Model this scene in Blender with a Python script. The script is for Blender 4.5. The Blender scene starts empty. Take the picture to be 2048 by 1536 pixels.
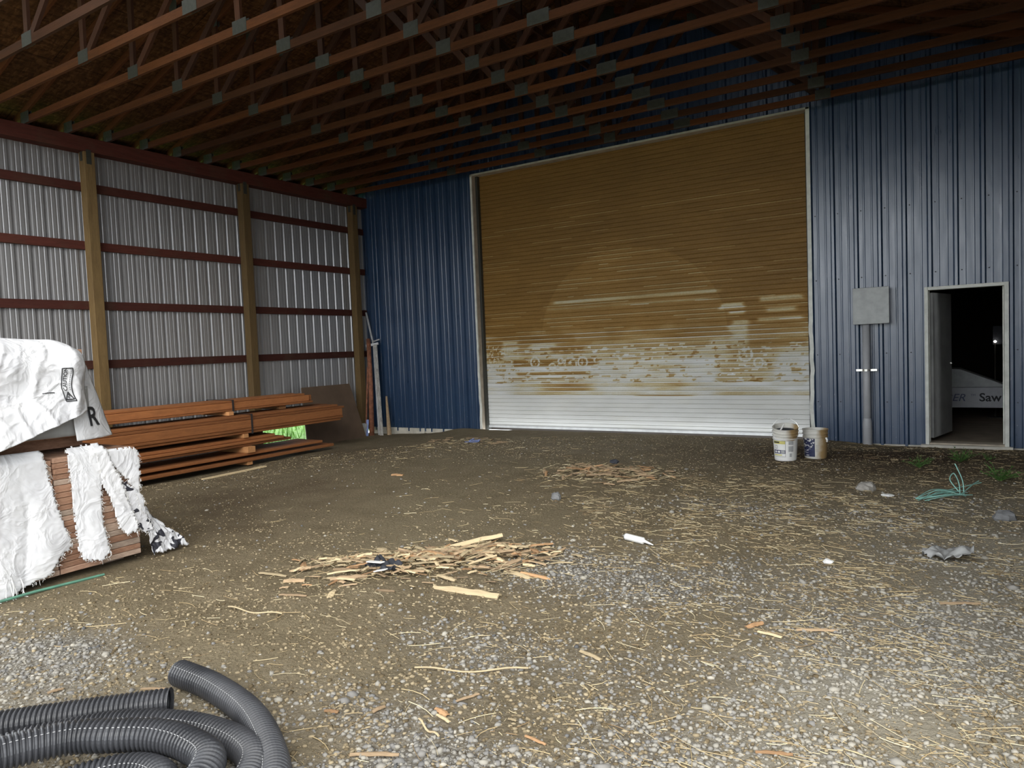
import bpy, math, random
import numpy as np
from mathutils import Vector, Matrix, noise

# ------------------------------------------------------------ camera, sky, exposure
SC = bpy.context.scene
COL = SC.collection
PI = math.pi
def make_camera():
    yaw, pitch, roll = 0.563686, 0.0508115, -0.0400418
    f = Vector((-math.sin(yaw)*math.cos(pitch), math.cos(yaw)*math.cos(pitch), -math.sin(pitch)))
    r0 = Vector((math.cos(yaw), math.sin(yaw), 0)); u0 = r0.cross(f)
    c, s = math.cos(roll), math.sin(roll)
    r = r0*c + u0*s; u = u0*c - r0*s
    cam = bpy.data.cameras.new('camera'); o = bpy.data.objects.new('camera', cam); COL.objects.link(o)
    m = Matrix((r, u, -f)).transposed().to_4x4(); m.translation = Vector((10.8675, -11.4592, 1.5394))
    o.matrix_world = m
    cam.sensor_width = 36; cam.sensor_fit = 'HORIZONTAL'; cam.lens = 1424.78/2048*36
    cam.clip_start = .05; cam.clip_end = 400
    SC.camera = o
make_camera()
W = bpy.data.worlds.new('overcast_sky'); SC.world = W; W.use_nodes = True
_n = W.node_tree.nodes; _l = W.node_tree.links
_bg = _n['Background']; _tc = _n.new('ShaderNodeTexCoord'); _sx = _n.new('ShaderNodeSeparateXYZ'); _cr = _n.new('ShaderNodeValToRGB')
_l.new(_tc.outputs['Generated'], _sx.inputs[0]); _l.new(_sx.outputs['Z'], _cr.inputs[0]); _l.new(_cr.outputs[0], _bg.inputs[0])
_cr.color_ramp.elements[0].position = .25; _cr.color_ramp.elements[0].color = (.90, .95, 1, 1)
_cr.color_ramp.elements[1].position = .75; _cr.color_ramp.elements[1].color = (.50, .51, .52, 1)
_bg.inputs[1].default_value = 3.4
SUN = bpy.data.lights.new('cloud_veiled_sun', 'SUN'); SUN.energy = 2.3; SUN.angle = math.radians(50); SUN.color = (1, .97, .9)
_so = bpy.data.objects.new('cloud_veiled_sun', SUN); COL.objects.link(_so)
_so.rotation_euler = Vector((-.75, 1.0, -.95)).to_track_quat('-Z', 'Y').to_euler()   # light travels away from the open side
SC.view_settings.view_transform = 'Standard'; SC.view_settings.look = 'None'; SC.view_settings.gamma = 1
SC.view_settings.use_curve_mapping = False
SC.view_settings.exposure = 0.15

rnd = random.Random(7)
nrg = np.random.RandomState(11)

# ------------------------------------------------------------ materials
class NT:
    def __init__(s, name, rough=.8, metal=0.0, spec=.5):
        s.m = bpy.data.materials.new(name); s.m.use_nodes = True
        s.n = s.m.node_tree.nodes; s.l = s.m.node_tree.links; s.b = s.n['Principled BSDF']
        s.b.inputs['Roughness'].default_value = rough; s.b.inputs['Metallic'].default_value = metal
        s.b.inputs['Specular IOR Level'].default_value = spec
    def obj(s): return s.n.new('ShaderNodeTexCoord').outputs['Object']
    def pos(s): return s.n.new('ShaderNodeNewGeometry').outputs['Position']
    def mapv(s, v, sc=(1, 1, 1), rot=(0, 0, 0)):
        k = s.n.new('ShaderNodeMapping'); s.l.new(v, k.inputs[0]); k.inputs['Scale'].default_value = sc; k.inputs['Rotation'].default_value = rot
        return k.outputs[0]
    def noise(s, v, scale=5, detail=4, rough=.55, dist=0):
        k = s.n.new('ShaderNodeTexNoise'); s.l.new(v, k.inputs['Vector']); k.inputs['Scale'].default_value = scale
        k.inputs['Detail'].default_value = detail; k.inputs['Roughness'].default_value = rough; k.inputs['Distortion'].default_value = dist
        return k.outputs['Fac']
    def vor(s, v, scale=5, out='Distance', feat='F1'):
        k = s.n.new('ShaderNodeTexVoronoi'); k.feature = feat; s.l.new(v, k.inputs['Vector']); k.inputs['Scale'].default_value = scale
        return k.outputs[out]
    def ramp(s, f, stops):
        k = s.n.new('ShaderNodeValToRGB'); s.l.new(f, k.inputs[0]); e = k.color_ramp.elements
        while len(e) < len(stops): e.new(.5)
        for el, (p, c) in zip(e, stops):
            el.position = p; el.color = tuple(c)+(1,) if hasattr(c, '__len__') else (c, c, c, 1)
        return k.outputs[0]
    def mix(s, f, a, b, mode='MIX'):
        k = s.n.new('ShaderNodeMix'); k.data_type = 'RGBA'; k.blend_type = mode
        for i, v in ((0, f), (6, a), (7, b)):
            if isinstance(v, (int, float)): k.inputs[i].default_value = v if i == 0 else (v, v, v, 1)
            elif isinstance(v, tuple): k.inputs[i].default_value = v+(1,)
            else: s.l.new(v, k.inputs[i])
        return k.outputs[2]
    def math(s, op, a, b=0.0, c=None):
        k = s.n.new('ShaderNodeMath'); k.operation = op
        for i, v in enumerate((a, b) if c is None else (a, b, c)):
            if isinstance(v, (int, float)): k.inputs[i].default_value = v
            else: s.l.new(v, k.inputs[i])
        return k.outputs[0]
    def attr(s, name):
        k = s.n.new('ShaderNodeAttribute'); k.attribute_name = name; return k
    def objrand(s): return s.n.new('ShaderNodeObjectInfo').outputs['Random']
    def bump(s, h, dist=.01, strength=1.0):
        k = s.n.new('ShaderNodeBump'); k.inputs['Distance'].default_value = dist; k.inputs['Strength'].default_value = strength
        s.l.new(h, k.inputs['Height']); s.l.new(k.outputs[0], s.b.inputs['Normal'])
    def col(s, c):
        if isinstance(c, tuple): s.b.inputs['Base Color'].default_value = c+(1,)
        else: s.l.new(c, s.b.inputs['Base Color'])
    def rgh(s, f): s.l.new(f, s.b.inputs['Roughness'])

M = {}
def plain(key, name, c, rough=.7, metal=0, var=.12, scale=12, spec=.5, bump=0):
    t = NT(name, rough, metal, spec); f = t.noise(t.obj(), scale, 5)
    a = tuple(x*(1-var) for x in c); b = tuple(min(1, x*(1+var)) for x in c)
    t.col(t.ramp(f, [(.3, a), (.7, b)]))
    if bump: t.bump(f, bump)
    M[key] = t.m; return t.m

def wood(key, name, c, axis='X', var=.28, rough=.75, dirt=0.0, dcol=(.08, .05, .03), spec=.3):
    t = NT(name, rough, 0, spec); o = t.obj()
    sc = {'X': (.8, 9, 9), 'Y': (9, .8, 9), 'Z': (9, 9, .8)}[axis]
    g = t.noise(t.mapv(o, sc), 4, 6, .6, .6)
    g2 = t.noise(t.mapv(o, tuple(q*4 for q in sc)), 6, 3)
    a = tuple(x*(1-var) for x in c); b = tuple(min(1, x*(1+var)) for x in c)
    base = t.mix(.35, t.ramp(g, [(.3, a), (.68, b)]), t.ramp(g2, [(.35, a), (.65, b)]))
    r = t.objrand(); v = t.ramp(r, [(0, .55), (1, 1.35)])
    base = t.mix(1.0, base, v, 'MULTIPLY')
    if dirt: base = t.mix(t.ramp(t.noise(o, 3, 4), [(.5, 0.0), (.8, dirt)]), base, dcol)
    t.col(base); t.bump(g2, .0015, .6); M[key] = t.m; return t.m

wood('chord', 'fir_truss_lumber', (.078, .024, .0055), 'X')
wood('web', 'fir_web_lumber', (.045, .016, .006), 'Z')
wood('girt', 'stained_girt_lumber', (.065, .017, .011), 'Y', var=.3, dirt=.5)
wood('post', 'treated_post_lumber', (.125, .080, .032), 'Z', var=.3, dirt=.5, dcol=(.12, .07, .03))
wood('board', 'orange_cedar_lumber', (.30, .115, .040), 'Y', var=.26, dirt=.35, dcol=(.16, .07, .03))
wood('block', 'sawn_sticker_lumber', (.45, .22, .09), 'X', var=.2)
wood('bark', 'dry_bark', (.34, .24, .145), 'X', var=.35)
wood('barkpale', 'pale_split_wood', (.52, .41, .25), 'X', var=.25)
wood('barkred', 'orange_split_wood', (.40, .235, .12), 'X', var=.25)
# board ends: end grain, some weathered grey
t = NT('sawn_board_ends', .85, 0, .2); o = t.obj()
rings = t.noise(t.mapv(o, (1, 3, 14)), 6, 5, .6, 1.0)
base = t.ramp(rings, [(.3, (.26, .13, .08)), (.7, (.44, .26, .17))])
grey = t.ramp(rings, [(.3, (.26, .20, .16)), (.7, (.46, .37, .29))])
base = t.mix(t.ramp(t.objrand(), [(.3, 0.0), (.75, .9)]), base, grey)
base = t.mix(1.0, base, t.ramp(t.objrand(), [(0, .65), (.5, 1.15), (1, .85)]), 'MULTIPLY')
t.col(base); t.bump(rings, .002); M['ends'] = t.m

# OSB roof deck
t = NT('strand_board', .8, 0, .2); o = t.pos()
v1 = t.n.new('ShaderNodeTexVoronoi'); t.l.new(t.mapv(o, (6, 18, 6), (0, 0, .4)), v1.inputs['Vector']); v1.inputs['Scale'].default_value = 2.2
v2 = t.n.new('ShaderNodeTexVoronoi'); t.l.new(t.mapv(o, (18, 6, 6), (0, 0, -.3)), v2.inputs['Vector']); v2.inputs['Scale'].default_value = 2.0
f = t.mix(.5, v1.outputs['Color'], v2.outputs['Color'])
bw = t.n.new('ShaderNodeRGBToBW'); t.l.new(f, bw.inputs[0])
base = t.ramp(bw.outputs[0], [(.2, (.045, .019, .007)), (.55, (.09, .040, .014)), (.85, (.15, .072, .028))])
br = t.n.new('ShaderNodeTexBrick'); t.l.new(t.mapv(o, (1, 1, 1), (0, 0, PI/2)), br.inputs['Vector'])
br.inputs['Scale'].default_value = 1; br.inputs['Brick Width'].default_value = 2.22; br.inputs['Row Height'].default_value = 1.14
br.inputs['Mortar Size'].default_value = .006; br.inputs['Color1'].default_value = (.8, .8, .8, 1); br.inputs['Color2'].default_value = (1.1, 1.05, 1, 1); br.inputs['Mortar'].default_value = (.35, .3, .3, 1)
t.col(t.mix(1.0, base, br.outputs['Color'], 'MULTIPLY')); M['osb'] = t.m

# blue painted ribbed steel, glossy
t = NT('blue_painted_steel', .33, .0, .9); o = t.pos()
f = t.noise(t.mapv(o, (6, 1, .5)), 3, 5); f2 = t.noise(o, 1.3, 3)
base = t.mix(.5, t.ramp(f, [(.3, (.010, .031, .074)), (.7, (.017, .047, .105))]), t.ramp(f2, [(.3, (.012, .035, .082)), (.7, (.017, .045, .10))]))
spl = t.noise(t.mapv(o, (1, 1, .35)), 38, 2)
sx = t.n.new('ShaderNodeSeparateXYZ'); t.l.new(o, sx.inputs[0])
low = t.ramp(t.math('MULTIPLY', sx.outputs['Z'], .5), [(.0, 1.0), (.6, 0.0)])
spm = t.math('MULTIPLY', t.ramp(spl, [(.70, 0.0), (.74, 1.0)]), low)
base = t.mix(t.math('MULTIPLY', spm, .5), base, (.45, .47, .5))
t.col(base); t.rgh(t.ramp(f, [(.3, .26), (.7, .42)])); t.b.inputs['Coat Weight'].default_value = .35; t.b.inputs['Coat Roughness'].default_value = .22
t.bump(t.noise(t.mapv(o, (2, 1, .7)), 2.2, 2), .012, .6); M['blue'] = t.m
# bare white/galvanised siding seen from inside
t = NT('galvalume_siding', .26, .35, .6); o = t.pos()
f = t.noise(t.mapv(o, (1, 8, .6)), 3, 5)
t.col(t.ramp(f, [(.3, (.28, .275, .275)), (.7, (.33, .325, .325))])); M['siding'] = t.m
plain('steel', 'galvanised_plate', (.038, .038, .030), .6, .1, .2, 30)
plain('trimwhite', 'white_painted_trim', (.62, .62, .56), .5, 0, .15, 9)
plain('jamb', 'weathered_jamb', (.40, .34, .26), .6, 0, .25, 6)
plain('boxgrey', 'grey_enamel', (.36, .37, .36), .5, .1, .15, 9)
plain('pvc', 'grey_conduit', (.38, .38, .39), .45, 0, .1, 6)
plain('zinc', 'bright_zinc', (.75, .74, .70), .25, .9, .05)
plain('leaf', 'grey_door_paint', (.27, .27, .26), .5, 0, .2, 4)
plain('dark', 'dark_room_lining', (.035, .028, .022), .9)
plain('slab', 'stained_concrete', (.22, .17, .12), .85, 0, .25, 4)
plain('conc', 'pale_concrete', (.52, .49, .42), .9, 0, .2, 7, bump=.004)
plain('ply', 'dark_brown_plywood', (.115, .075, .048), .7, 0, .2, 3)
plain('rustpipe', 'rusty_pipe', (.22, .085, .045), .8, 0, .45, 14, bump=.003)
plain('greypole', 'dull_grey_pole', (.40, .40, .40), .5, .2, .2, 14)
plain('grey', 'grey_plastic', (.33, .33, .32), .6, 0, .15, 9)
plain('darkstone', 'dark_stone', (.17, .17, .17), .85, 0, .25, 14, bump=.006)
plain('greystone', 'grey_stone', (.30, .28, .25), .85, 0, .25, 14, bump=.006)
plain('whitepl', 'white_plastic', (.80, .79, .76), .4, 0, .06)
plain('machwhite', 'white_machine_paint', (.45, .45, .47), .5, 0, .05)
plain('black', 'black_print', (.02, .02, .022), .6, 0, .05)
plain('bluegrey', 'blue_grey_print', (.10, .11, .20), .6, 0, .05)
plain('yellow', 'yellow_print', (.62, .56, .18), .5, 0, .1)
plain('navy', 'navy_print', (.03, .035, .09), .5, 0, .2, 30)
plain('greyprint', 'grey_print', (.40, .40, .40), .5, 0, .15, 60)
plain('strap', 'dark_strap', (.03, .025, .025), .5)
plain('twine', 'teal_twine', (.27, .52, .45), .6, 0, .2)
plain('greentw', 'green_banding', (.10, .24, .17), .5, 0, .2)
plain('weed', 'weed_leaf', (.09, .20, .04), .7, 0, .4, 20)
plain('grass', 'field_grass', (.16, .34, .06), .8, 0, .5, 6)
plain('rag', 'dark_scrap', (.03, .032, .04), .8, 0, .3)
plain('greenrag', 'blue_scrap', (.20, .26, .5), .7, 0, .3)
# white woven wrap
t = NT('woven_wrap', .45, 0, .4); o = t.obj()
f = t.noise(o, 4, 4); base = t.ramp(f, [(.3, (.60, .60, .62)), (.6, (.70, .70, .71))])
base = t.mix(t.ramp(t.noise(o, 1.7, 3), [(.62, 0.0), (.8, .5)]), base, (.60, .55, .42))
cr = t.math('ABSOLUTE', t.math('SUBTRACT', t.noise(o, 4.5, 3, .5, 1.4), .5))
t.col(base); t.bump(t.ramp(cr, [(0, 1.0), (.12, .2), (.3, 0.0)]), .02, .3)
M['wrap'] = t.m
# torn wrap with black print on it
t = NT('printed_wrap', .5, 0, .4); o = t.obj()
pr = t.ramp(t.noise(t.mapv(o, (1, 1, 1.6)), 9, 1.5, .4, .8), [(.52, 0.0), (.54, 1.0)])
t.col(t.mix(pr, (.66, .66, .68), (.03, .03, .04))); t.bump(t.noise(o, 14, 4, .6, 1.0), .012, .8); M['wrapprint'] = t.m
# roller curtain: white slats under brown overspray, amount from vertex value
t = NT('roller_slats', .55, .0, .2); o = t.pos(); a = t.attr('grime').outputs['Fac']
n1 = t.noise(t.mapv(o, (1.2, 1, 26)), 3.0, 6, .7); n2 = t.noise(t.mapv(o, (7, 1, 16)), 5, 4, .6)
n3 = t.noise(t.mapv(o, (.5, 1, 1.2)), 1.5, 3)
g = t.math('ADD', a, t.math('ADD', t.math('MULTIPLY', t.math('SUBTRACT', n1, .5), .55), t.math('MULTIPLY', t.math('SUBTRACT', n2, .5), .30)))
g = t.mix(t.ramp(a, [(.03, 0.0), (.12, 1.0)]), a, g)
wv = t.ramp(n3, [(.3, .88), (.7, 1.1)])
cl = t.ramp(g, [(.0, (.62, .62, .60)), (.16, (.54, .52, .44)), (.36, (.46, .38, .21)), (.56, (.33, .215, .080)), (.80, (.25, .137, .035)), (1, (.175, .092, .021))])
t.col(t.mix(1.0, cl, wv, 'MULTIPLY')); t.rgh(t.ramp(n2, [(.3, .5), (.7, .65)])); M['roller'] = t.m
# ground dirt
t = NT('barn_dirt', .95, 0, .15); o = t.pos(); gm = t.attr('gravel').outputs['Fac']; wm = t.attr('moist').outputs['Fac']
big = t.noise(o, .55, 4); mid = t.noise(o, 3.2, 6, .65); fin = t.noise(o, 38, 5, .7)
base = t.ramp(mid, [(.3, (.205, .162, .097)), (.7, (.345, .28, .178))])
base = t.mix(t.ramp(fin, [(.35, .55), (.6, 0.0)]), base, (.12, .09, .052))
base = t.mix(t.ramp(big, [(.42, 0.0), (.62, .45)]), base, (.26, .215, .135))
stv = t.n.new('ShaderNodeTexVoronoi'); t.l.new(o, stv.inputs['Vector']); stv.inputs['Scale'].default_value = 55
sbw = t.n.new('ShaderNodeRGBToBW'); t.l.new(stv.outputs['Color'], sbw.inputs[0])
stc = t.ramp(sbw.outputs[0], [(.1, (.17, .155, .13)), (.6, (.36, .335, .29)), (.95, (.52, .49, .43))])
stc = t.mix(t.ramp(stv.outputs['Distance'], [(.35, 0.0), (.7, .8)]), stc, (.12, .10, .075))
base = t.mix(gm, base, stc)
dust_light_fac = t.attr('dust_light').outputs['Fac']
base = t.mix(t.math('MULTIPLY', dust_light_fac, .7), base, t.ramp(mid, [(.3, (.40, .355, .27)), (.7, (.54, .495, .40))]))  # paler tan: real dust plus light painted into the soil colour
base = t.mix(wm, base, (.075, .048, .030))
t.col(base)
t.bump(t.math('ADD', t.math('MULTIPLY', fin, .8), t.math('MULTIPLY', mid, .6)), .05, 1.0); M['dirt'] = t.m
# stones: colour by stone
t = NT('crushed_stone', .85, 0, .25); a = t.attr('tone').outputs['Fac']
t.col(t.ramp(a, [(0, (.10, .10, .10)), (.35, (.22, .21, .195)), (.7, (.34, .315, .265)), (1, (.50, .46, .385))])); M['stone'] = t.m
t = NT('soil_crumb', .95, 0, .1); a = t.attr('tone').outputs['Fac']
t.col(t.ramp(a, [(0, (.12, .09, .052)), (1, (.38, .31, .20))])); M['crumb'] = t.m
t = NT('dry_straw', .6, 0, .3); a = t.attr('tone').outputs['Fac']
t.col(t.ramp(a, [(0, (.24, .16, .08)), (.5, (.45, .35, .19)), (1, (.68, .59, .39))])); M['straw'] = t.m
# black corrugated pipe
t = NT('black_polyethylene', .38, 0, .5); o = t.obj()
t.col(t.ramp(t.noise(o, 5, 4), [(.3, (.028, .029, .033)), (.7, (.060, .061, .067))])); t.rgh(t.ramp(t.noise(o, 9, 4), [(.3, .24), (.7, .42)])); M['pipe'] = t.m
t = NT('stained_bucket', .45, 0, .4); o = t.obj(); sx = t.n.new('ShaderNodeSeparateXYZ'); t.l.new(o, sx.inputs[0])
st = t.math('ADD', t.math('MULTIPLY', sx.outputs['X'], 4.5), t.math('MULTIPLY', t.noise(o, 7, 4), .6))
t.col(t.mix(t.ramp(st, [(.40, 0.0), (.75, 1.0)]), (.66, .64, .58), (.36, .24, .11))); M['stained'] = t.m
t = NT('lamp_glow', .5); t.b.inputs['Emission Color'].default_value = (1, .97, .9, 1); t.b.inputs['Emission Strength'].default_value = 8; M['glow'] = t.m

# ------------------------------------------------------------ mesh helpers
class MB:
    def __init__(s): s.v = []; s.f = []; s.mi = []
    def add(s, V, F, mi=0):
        b = len(s.v); s.v.extend(tuple(p) for p in V); s.f.extend(tuple(i+b for i in f) for f in F); s.mi.extend([mi]*len(F)); return s
    def box(s, x0, x1, y0, y1, z0, z1, mi=0):
        V = [(x, y, z) for x in (x0, x1) for y in (y0, y1) for z in (z0, z1)]
        return s.add(V, [(0, 1, 3, 2), (4, 6, 7, 5), (0, 4, 5, 1), (2, 3, 7, 6), (0, 2, 6, 4), (1, 5, 7, 3)], mi)
    def beam(s, a, b, w, h, up=(0, 0, 1), mi=0):      # rectangular bar a to b; w across, h along up
        a = Vector(a); b = Vector(b); d = (b-a).normalized(); up = Vector(up)
        sd = d.cross(up)
        if sd.length < 1e-5: sd = d.cross(Vector((0, 1, 0)))
        sd.normalize(); u = sd.cross(d).normalized()
        V = [p+sd*(i*w/2)+u*(j*h/2) for p in (a, b) for i, j in ((-1, -1), (1, -1), (1, 1), (-1, 1))]
        return s.add(V, [(0, 3, 2, 1), (4, 5, 6, 7), (0, 1, 5, 4), (1, 2, 6, 5), (2, 3, 7, 6), (3, 0, 4, 7)], mi)
    def tube(s, pts, rad, n=10, cap=True, mi=0):
        pts = [Vector(p) for p in pts]; R = rad if hasattr(rad, '__len__') else [rad]*len(pts)
        V = []; prev = None
        for i, p in enumerate(pts):
            d = (pts[min(i+1, len(pts)-1)]-pts[max(i-1, 0)]).normalized()
            if prev is None:
                a = d.cross(Vector((0, 0, 1)));
                if a.length < 1e-3: a = d.cross(Vector((0, 1, 0)))
            else: a = prev-d*prev.dot(d)
            a.normalize(); prev = a; b = d.cross(a)
            for k in range(n):
                t_ = 2*PI*k/n; V.append(p+(a*math.cos(t_)+b*math.sin(t_))*R[i])
        F = [(i*n+k, i*n+(k+1) % n, (i+1)*n+(k+1) % n, (i+1)*n+k) for i in range(len(pts)-1) for k in range(n)]
        if cap: F += [tuple(range(n-1, -1, -1)), tuple((len(pts)-1)*n+k for k in range(n))]
        return s.add(V, F, mi)
    def lathe(s, prof, c=(0, 0, 0), n=40, mi=0):
        V = [(c[0]+r*math.cos(2*PI*k/n), c[1]+r*math.sin(2*PI*k/n), c[2]+z) for r, z in prof for k in range(n)]
        F = [(i*n+k, i*n+(k+1) % n, (i+1)*n+(k+1) % n, (i+1)*n+k) for i in range(len(prof)-1) for k in range(n)]
        return s.add(V, F, mi)
    def mesh(s, name, mats, smooth=False):
        me = bpy.data.meshes.new(name); me.from_pydata(s.v, [], s.f)
        for m in (mats if isinstance(mats, (list, tuple)) else [mats]): me.materials.append(M[m])
        if len(me.materials) > 1: me.polygons.foreach_set('material_index', s.mi)
        if smooth: me.polygons.foreach_set('use_smooth', [True]*len(me.polygons))
        me.update(); return me
    def build(s, name, mats, parent=None, smooth=False, loc=None):
        o = bpy.data.objects.new(name, s.mesh(name, mats, smooth)); COL.objects.link(o)
        if parent is not None: o.parent = parent
        if loc is not None: o.location = loc
        return o
def tag(o, label=None, cat=None, group=None, kind=None):
    for k, v in (('label', label), ('category', cat), ('group', group), ('kind', kind)):
        if v: o[k] = v
    return o
def empty(name, loc=(0, 0, 0), rz=0, label=None, cat=None, group=None, kind=None):
    o = bpy.data.objects.new(name, None); COL.objects.link(o); o.location = loc; o.rotation_euler = (0, 0, rz); o.empty_display_size = .1
    return tag(o, label, cat, group, kind)
def copy_tree(o, parent=None):
    c = o.copy(); COL.objects.link(c)
    if parent is not None: c.parent = parent
    for ch in [x for x in bpy.data.objects if x.parent is o]: copy_tree(ch, c)
    return c
def bevel(o, w=.004, seg=2):
    m = o.modifiers.new('bevel', 'BEVEL'); m.width = w; m.segments = seg; m.limit_method = 'ANGLE'; return o
def solid(o, th):
    m = o.modifiers.new('solid', 'SOLIDIFY'); m.thickness = th; m.offset = 0; return o
def sstep(a, b, x):
    t_ = min(1, max(0, (x-a)/(b-a))); return t_*t_*(3-2*t_)
def fb(x, y, z=0, o=3): return noise.fractal(Vector((x, y, z)), 1.0, 2.0, o)
def text_verts(body, size, bold=False, shear=0.0):
    cu = bpy.data.curves.new('letters', 'FONT'); cu.body = body; cu.size = size; cu.align_x = 'LEFT'; cu.shear = shear
    if bold: cu.offset = size*.018
    cu.resolution_u = 3
    ob = bpy.data.objects.new('letters', cu); COL.objects.link(ob); dg = bpy.context.evaluated_depsgraph_get(); dg.update()
    me = bpy.data.meshes.new_from_object(ob.evaluated_get(dg))
    V = [tuple(v.co) for v in me.vertices]; F = [tuple(p.vertices) for p in me.polygons]
    bpy.data.objects.remove(ob); bpy.data.curves.remove(cu); bpy.data.meshes.remove(me)
    return V, F

# ------------------------------------------------------------ ground
def zg(x, y):
    z = -.17*(1-sstep(.3, 4.0, x)) - .05*sstep(9.0, 10.2, x)*sstep(-3.0, -.5, y)
    z -= .03*sstep(-1.0, 0.3, y)
    z += .075*math.exp(-((x-2.55)/.45)**2-((y+.25)/.35)**2)
    z += .02*fb(x*.5, y*.5, 3.1, 2)*sstep(0.3, -1.0, y)
    if -12 < y < 0.4: z += .006*fb(x*4, y*4, 1.7, 3)
    return z
def blob(x, y, cx, cy, rx, ry): return math.exp(-((x-cx)/rx)**2-((y-cy)/ry)**2)
def gravel_mask(x, y):
    g = 1.0*blob(x, y, 9.15, -7.15, .95, .6) + 1.2*blob(x, y, 9.1, -9.55, .75, .45) + .55*blob(x, y, 9.25, -5.0, .7, .35)
    g += .75*blob(x, y, 6.75, -9.6, .45, .3) + .7*blob(x, y, 8.9, -8.5, .6, .3) + .9*sstep(9.3, 10.6, x+.25*(-y-8))*sstep(-5.2, -7.4, y)
    g += .35*blob(x, y, 10.8, -4.8, .9, .9) + .8*sstep(-9.2, -10.2, y)
    g *= .72+.9*fb(x*1.6, y*1.6, 9, 3); return min(1, max(0, g))
def dust_light_mask(x, y):
    d = sstep(9.4, 11.6, x)*sstep(-2.2, -6.5, y) + .6*sstep(9.6, 10.6, x)*sstep(-7.4, -8.6, y) + .35*sstep(-9, -10.5, y)  # pale dust at right, strengthened to paint in the brighter light there
    d += .40*blob(x, y, 6.3, -1.6, 3.0, 1.6)  # paler patch before the roller door: painted light where little sky reaches
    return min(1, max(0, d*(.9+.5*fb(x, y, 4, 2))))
def moist_mask(x, y):
    m = .95*blob(x, y, 9.7, -1.7, 1.9, 1.25) + .5*blob(x, y, 11.3, -1.3, 1.5, .8) + .55*blob(x, y, 4.6, -7.2, 1.1, 1.4) + .5*blob(x, y, 2.2, -3.4, 1.2, 1.6) + .35*blob(x, y, 3.6, -5.6, 1.3, 1.6)
    m *= .85+.55*fb(x*1.3, y*1.3, 6, 3); return min(.9, max(0, m))
def ground():
    xs = np.concatenate([[-60, -30, -12, -4], np.arange(-1.2, 13.6, .06), [15, 20, 35, 70]])
    ys = np.concatenate([[-80, -45, -25, -16], np.arange(-13, 0.06, .06), ])
    V = []; G = []; D = []; W_ = []
    for y in ys:
        for x in xs:
            x_ = float(x); y_ = float(y); V.append((x_, y_, zg(x_, y_))); G.append(gravel_mask(x_, y_)); D.append(dust_light_mask(x_, y_)); W_.append(moist_mask(x_, y_))
    n = len(xs); F = [(j*n+i, j*n+i+1, (j+1)*n+i+1, (j+1)*n+i) for j in range(len(ys)-1) for i in range(n-1)]
    me = bpy.data.meshes.new('ground'); me.from_pydata(V, [], F); me.materials.append(M['dirt'])
    for nm, a in (('gravel', G), ('dust_light', D), ('moist', W_)):
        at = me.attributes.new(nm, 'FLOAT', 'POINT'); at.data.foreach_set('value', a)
    me.polygons.foreach_set('use_smooth', [True]*len(F))
    o = bpy.data.objects.new('floor', me); COL.objects.link(o); tag(o, kind='structure')
ground()
# grass outside the left wall, seen through the gap
g = MB()
for i in range(2600):
    x = -.35-rnd.random()**1.3*7; y = rnd.uniform(-8, 1.5); z = zg(x, y)-.01; h = rnd.uniform(.12, .34); a = rnd.uniform(0, 2*PI); w = .012
    dx, dy = math.cos(a)*w, math.sin(a)*w; lx, ly = rnd.uniform(-.08, .08), rnd.uniform(-.08, .08)
    g.add([(x-dx, y-dy, z), (x+dx, y+dy, z), (x+lx, y+ly, z+h)], [(0, 1, 2)])
for xx in (-60,):
    g.add([(-60, -60, -.19), (-.3, -60, -.19), (-.3, 60, -.19), (-60, 60, -.19)], [(0, 1, 2, 3)])
    g.v[-4:] = [(-60, -60, -.165), (-.3, -60, -.165), (-.3, 60, -.165), (-60, 60, -.165)]
tag(g.build('field_grass', 'grass'), 'bright green grass outside, seen through the gap under the left wall', 'grass', kind='stuff')

# ------------------------------------------------------------ walls
def rib_profile(u0, u1, pitch, major, minor, phase=0.0):
    """major=(base, top, height); minor=(base, height) three small ribs between"""
    pts = [(u0, 0.0)]; k = math.floor((u0-phase)/pitch)-1
    while phase+k*pitch < u1+pitch:
        c = phase+k*pitch; b, tp, h = major
        seg = [(c-b/2, 0), (c-tp/2, h), (c+tp/2, h), (c+b/2, 0)]
        nm = minor[2]
        for q in range(1, nm+1):
            m = c+pitch*q/(nm+1); seg += [(m-minor[0]/2, 0), (m-minor[0]/5, minor[1]), (m+minor[0]/5, minor[1]), (m+minor[0]/2, 0)]
        for p in seg:
            if u0 < p[0] < u1: pts.append(p)
        k += 1
    pts.append((u1, 0.0)); return pts
RP = dict(pitch=.3055, major=(.07, .03, .038), minor=(.03, .0035, 2), phase=9.29)
def blue_panels(mb, x0, x1, z0, z1f):
    pr = rib_profile(x0, x1, **RP); V = []; F = []
    for i, (x, h) in enumerate(pr): V += [(x, -h, z0), (x, -h, z1f(x))]
    for i in range(len(pr)-1): F.append((2*i, 2*i+2, 2*i+3, 2*i+1))
    mb.add(V, F)
DX0, DX1, DZ = 2.893, 8.955, 4.88
PX0, PX1, PZ = 10.44, 11.40, 2.145
RIDGE_X, EAVE_Z, SLOPE = 6.0, 4.935, 1/3
def roofz(x): return EAVE_Z+.10+SLOPE*(min(x, 12-x))
w = MB(); tall = lambda x: roofz(x)+.12
blue_panels(w, -.06, DX0, -.12, tall); blue_panels(w, DX0, DX1, DZ, tall); blue_panels(w, DX1, PX0, -.12, tall)
blue_panels(w, PX0, PX1, PZ, tall); blue_panels(w, PX1, 12.45, -.12, tall); blue_panels(w, -.45, -.06, 4.55, tall)
wb = tag(w.build('wall_back', 'blue'), kind='structure'); solid(wb, .004)
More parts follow.
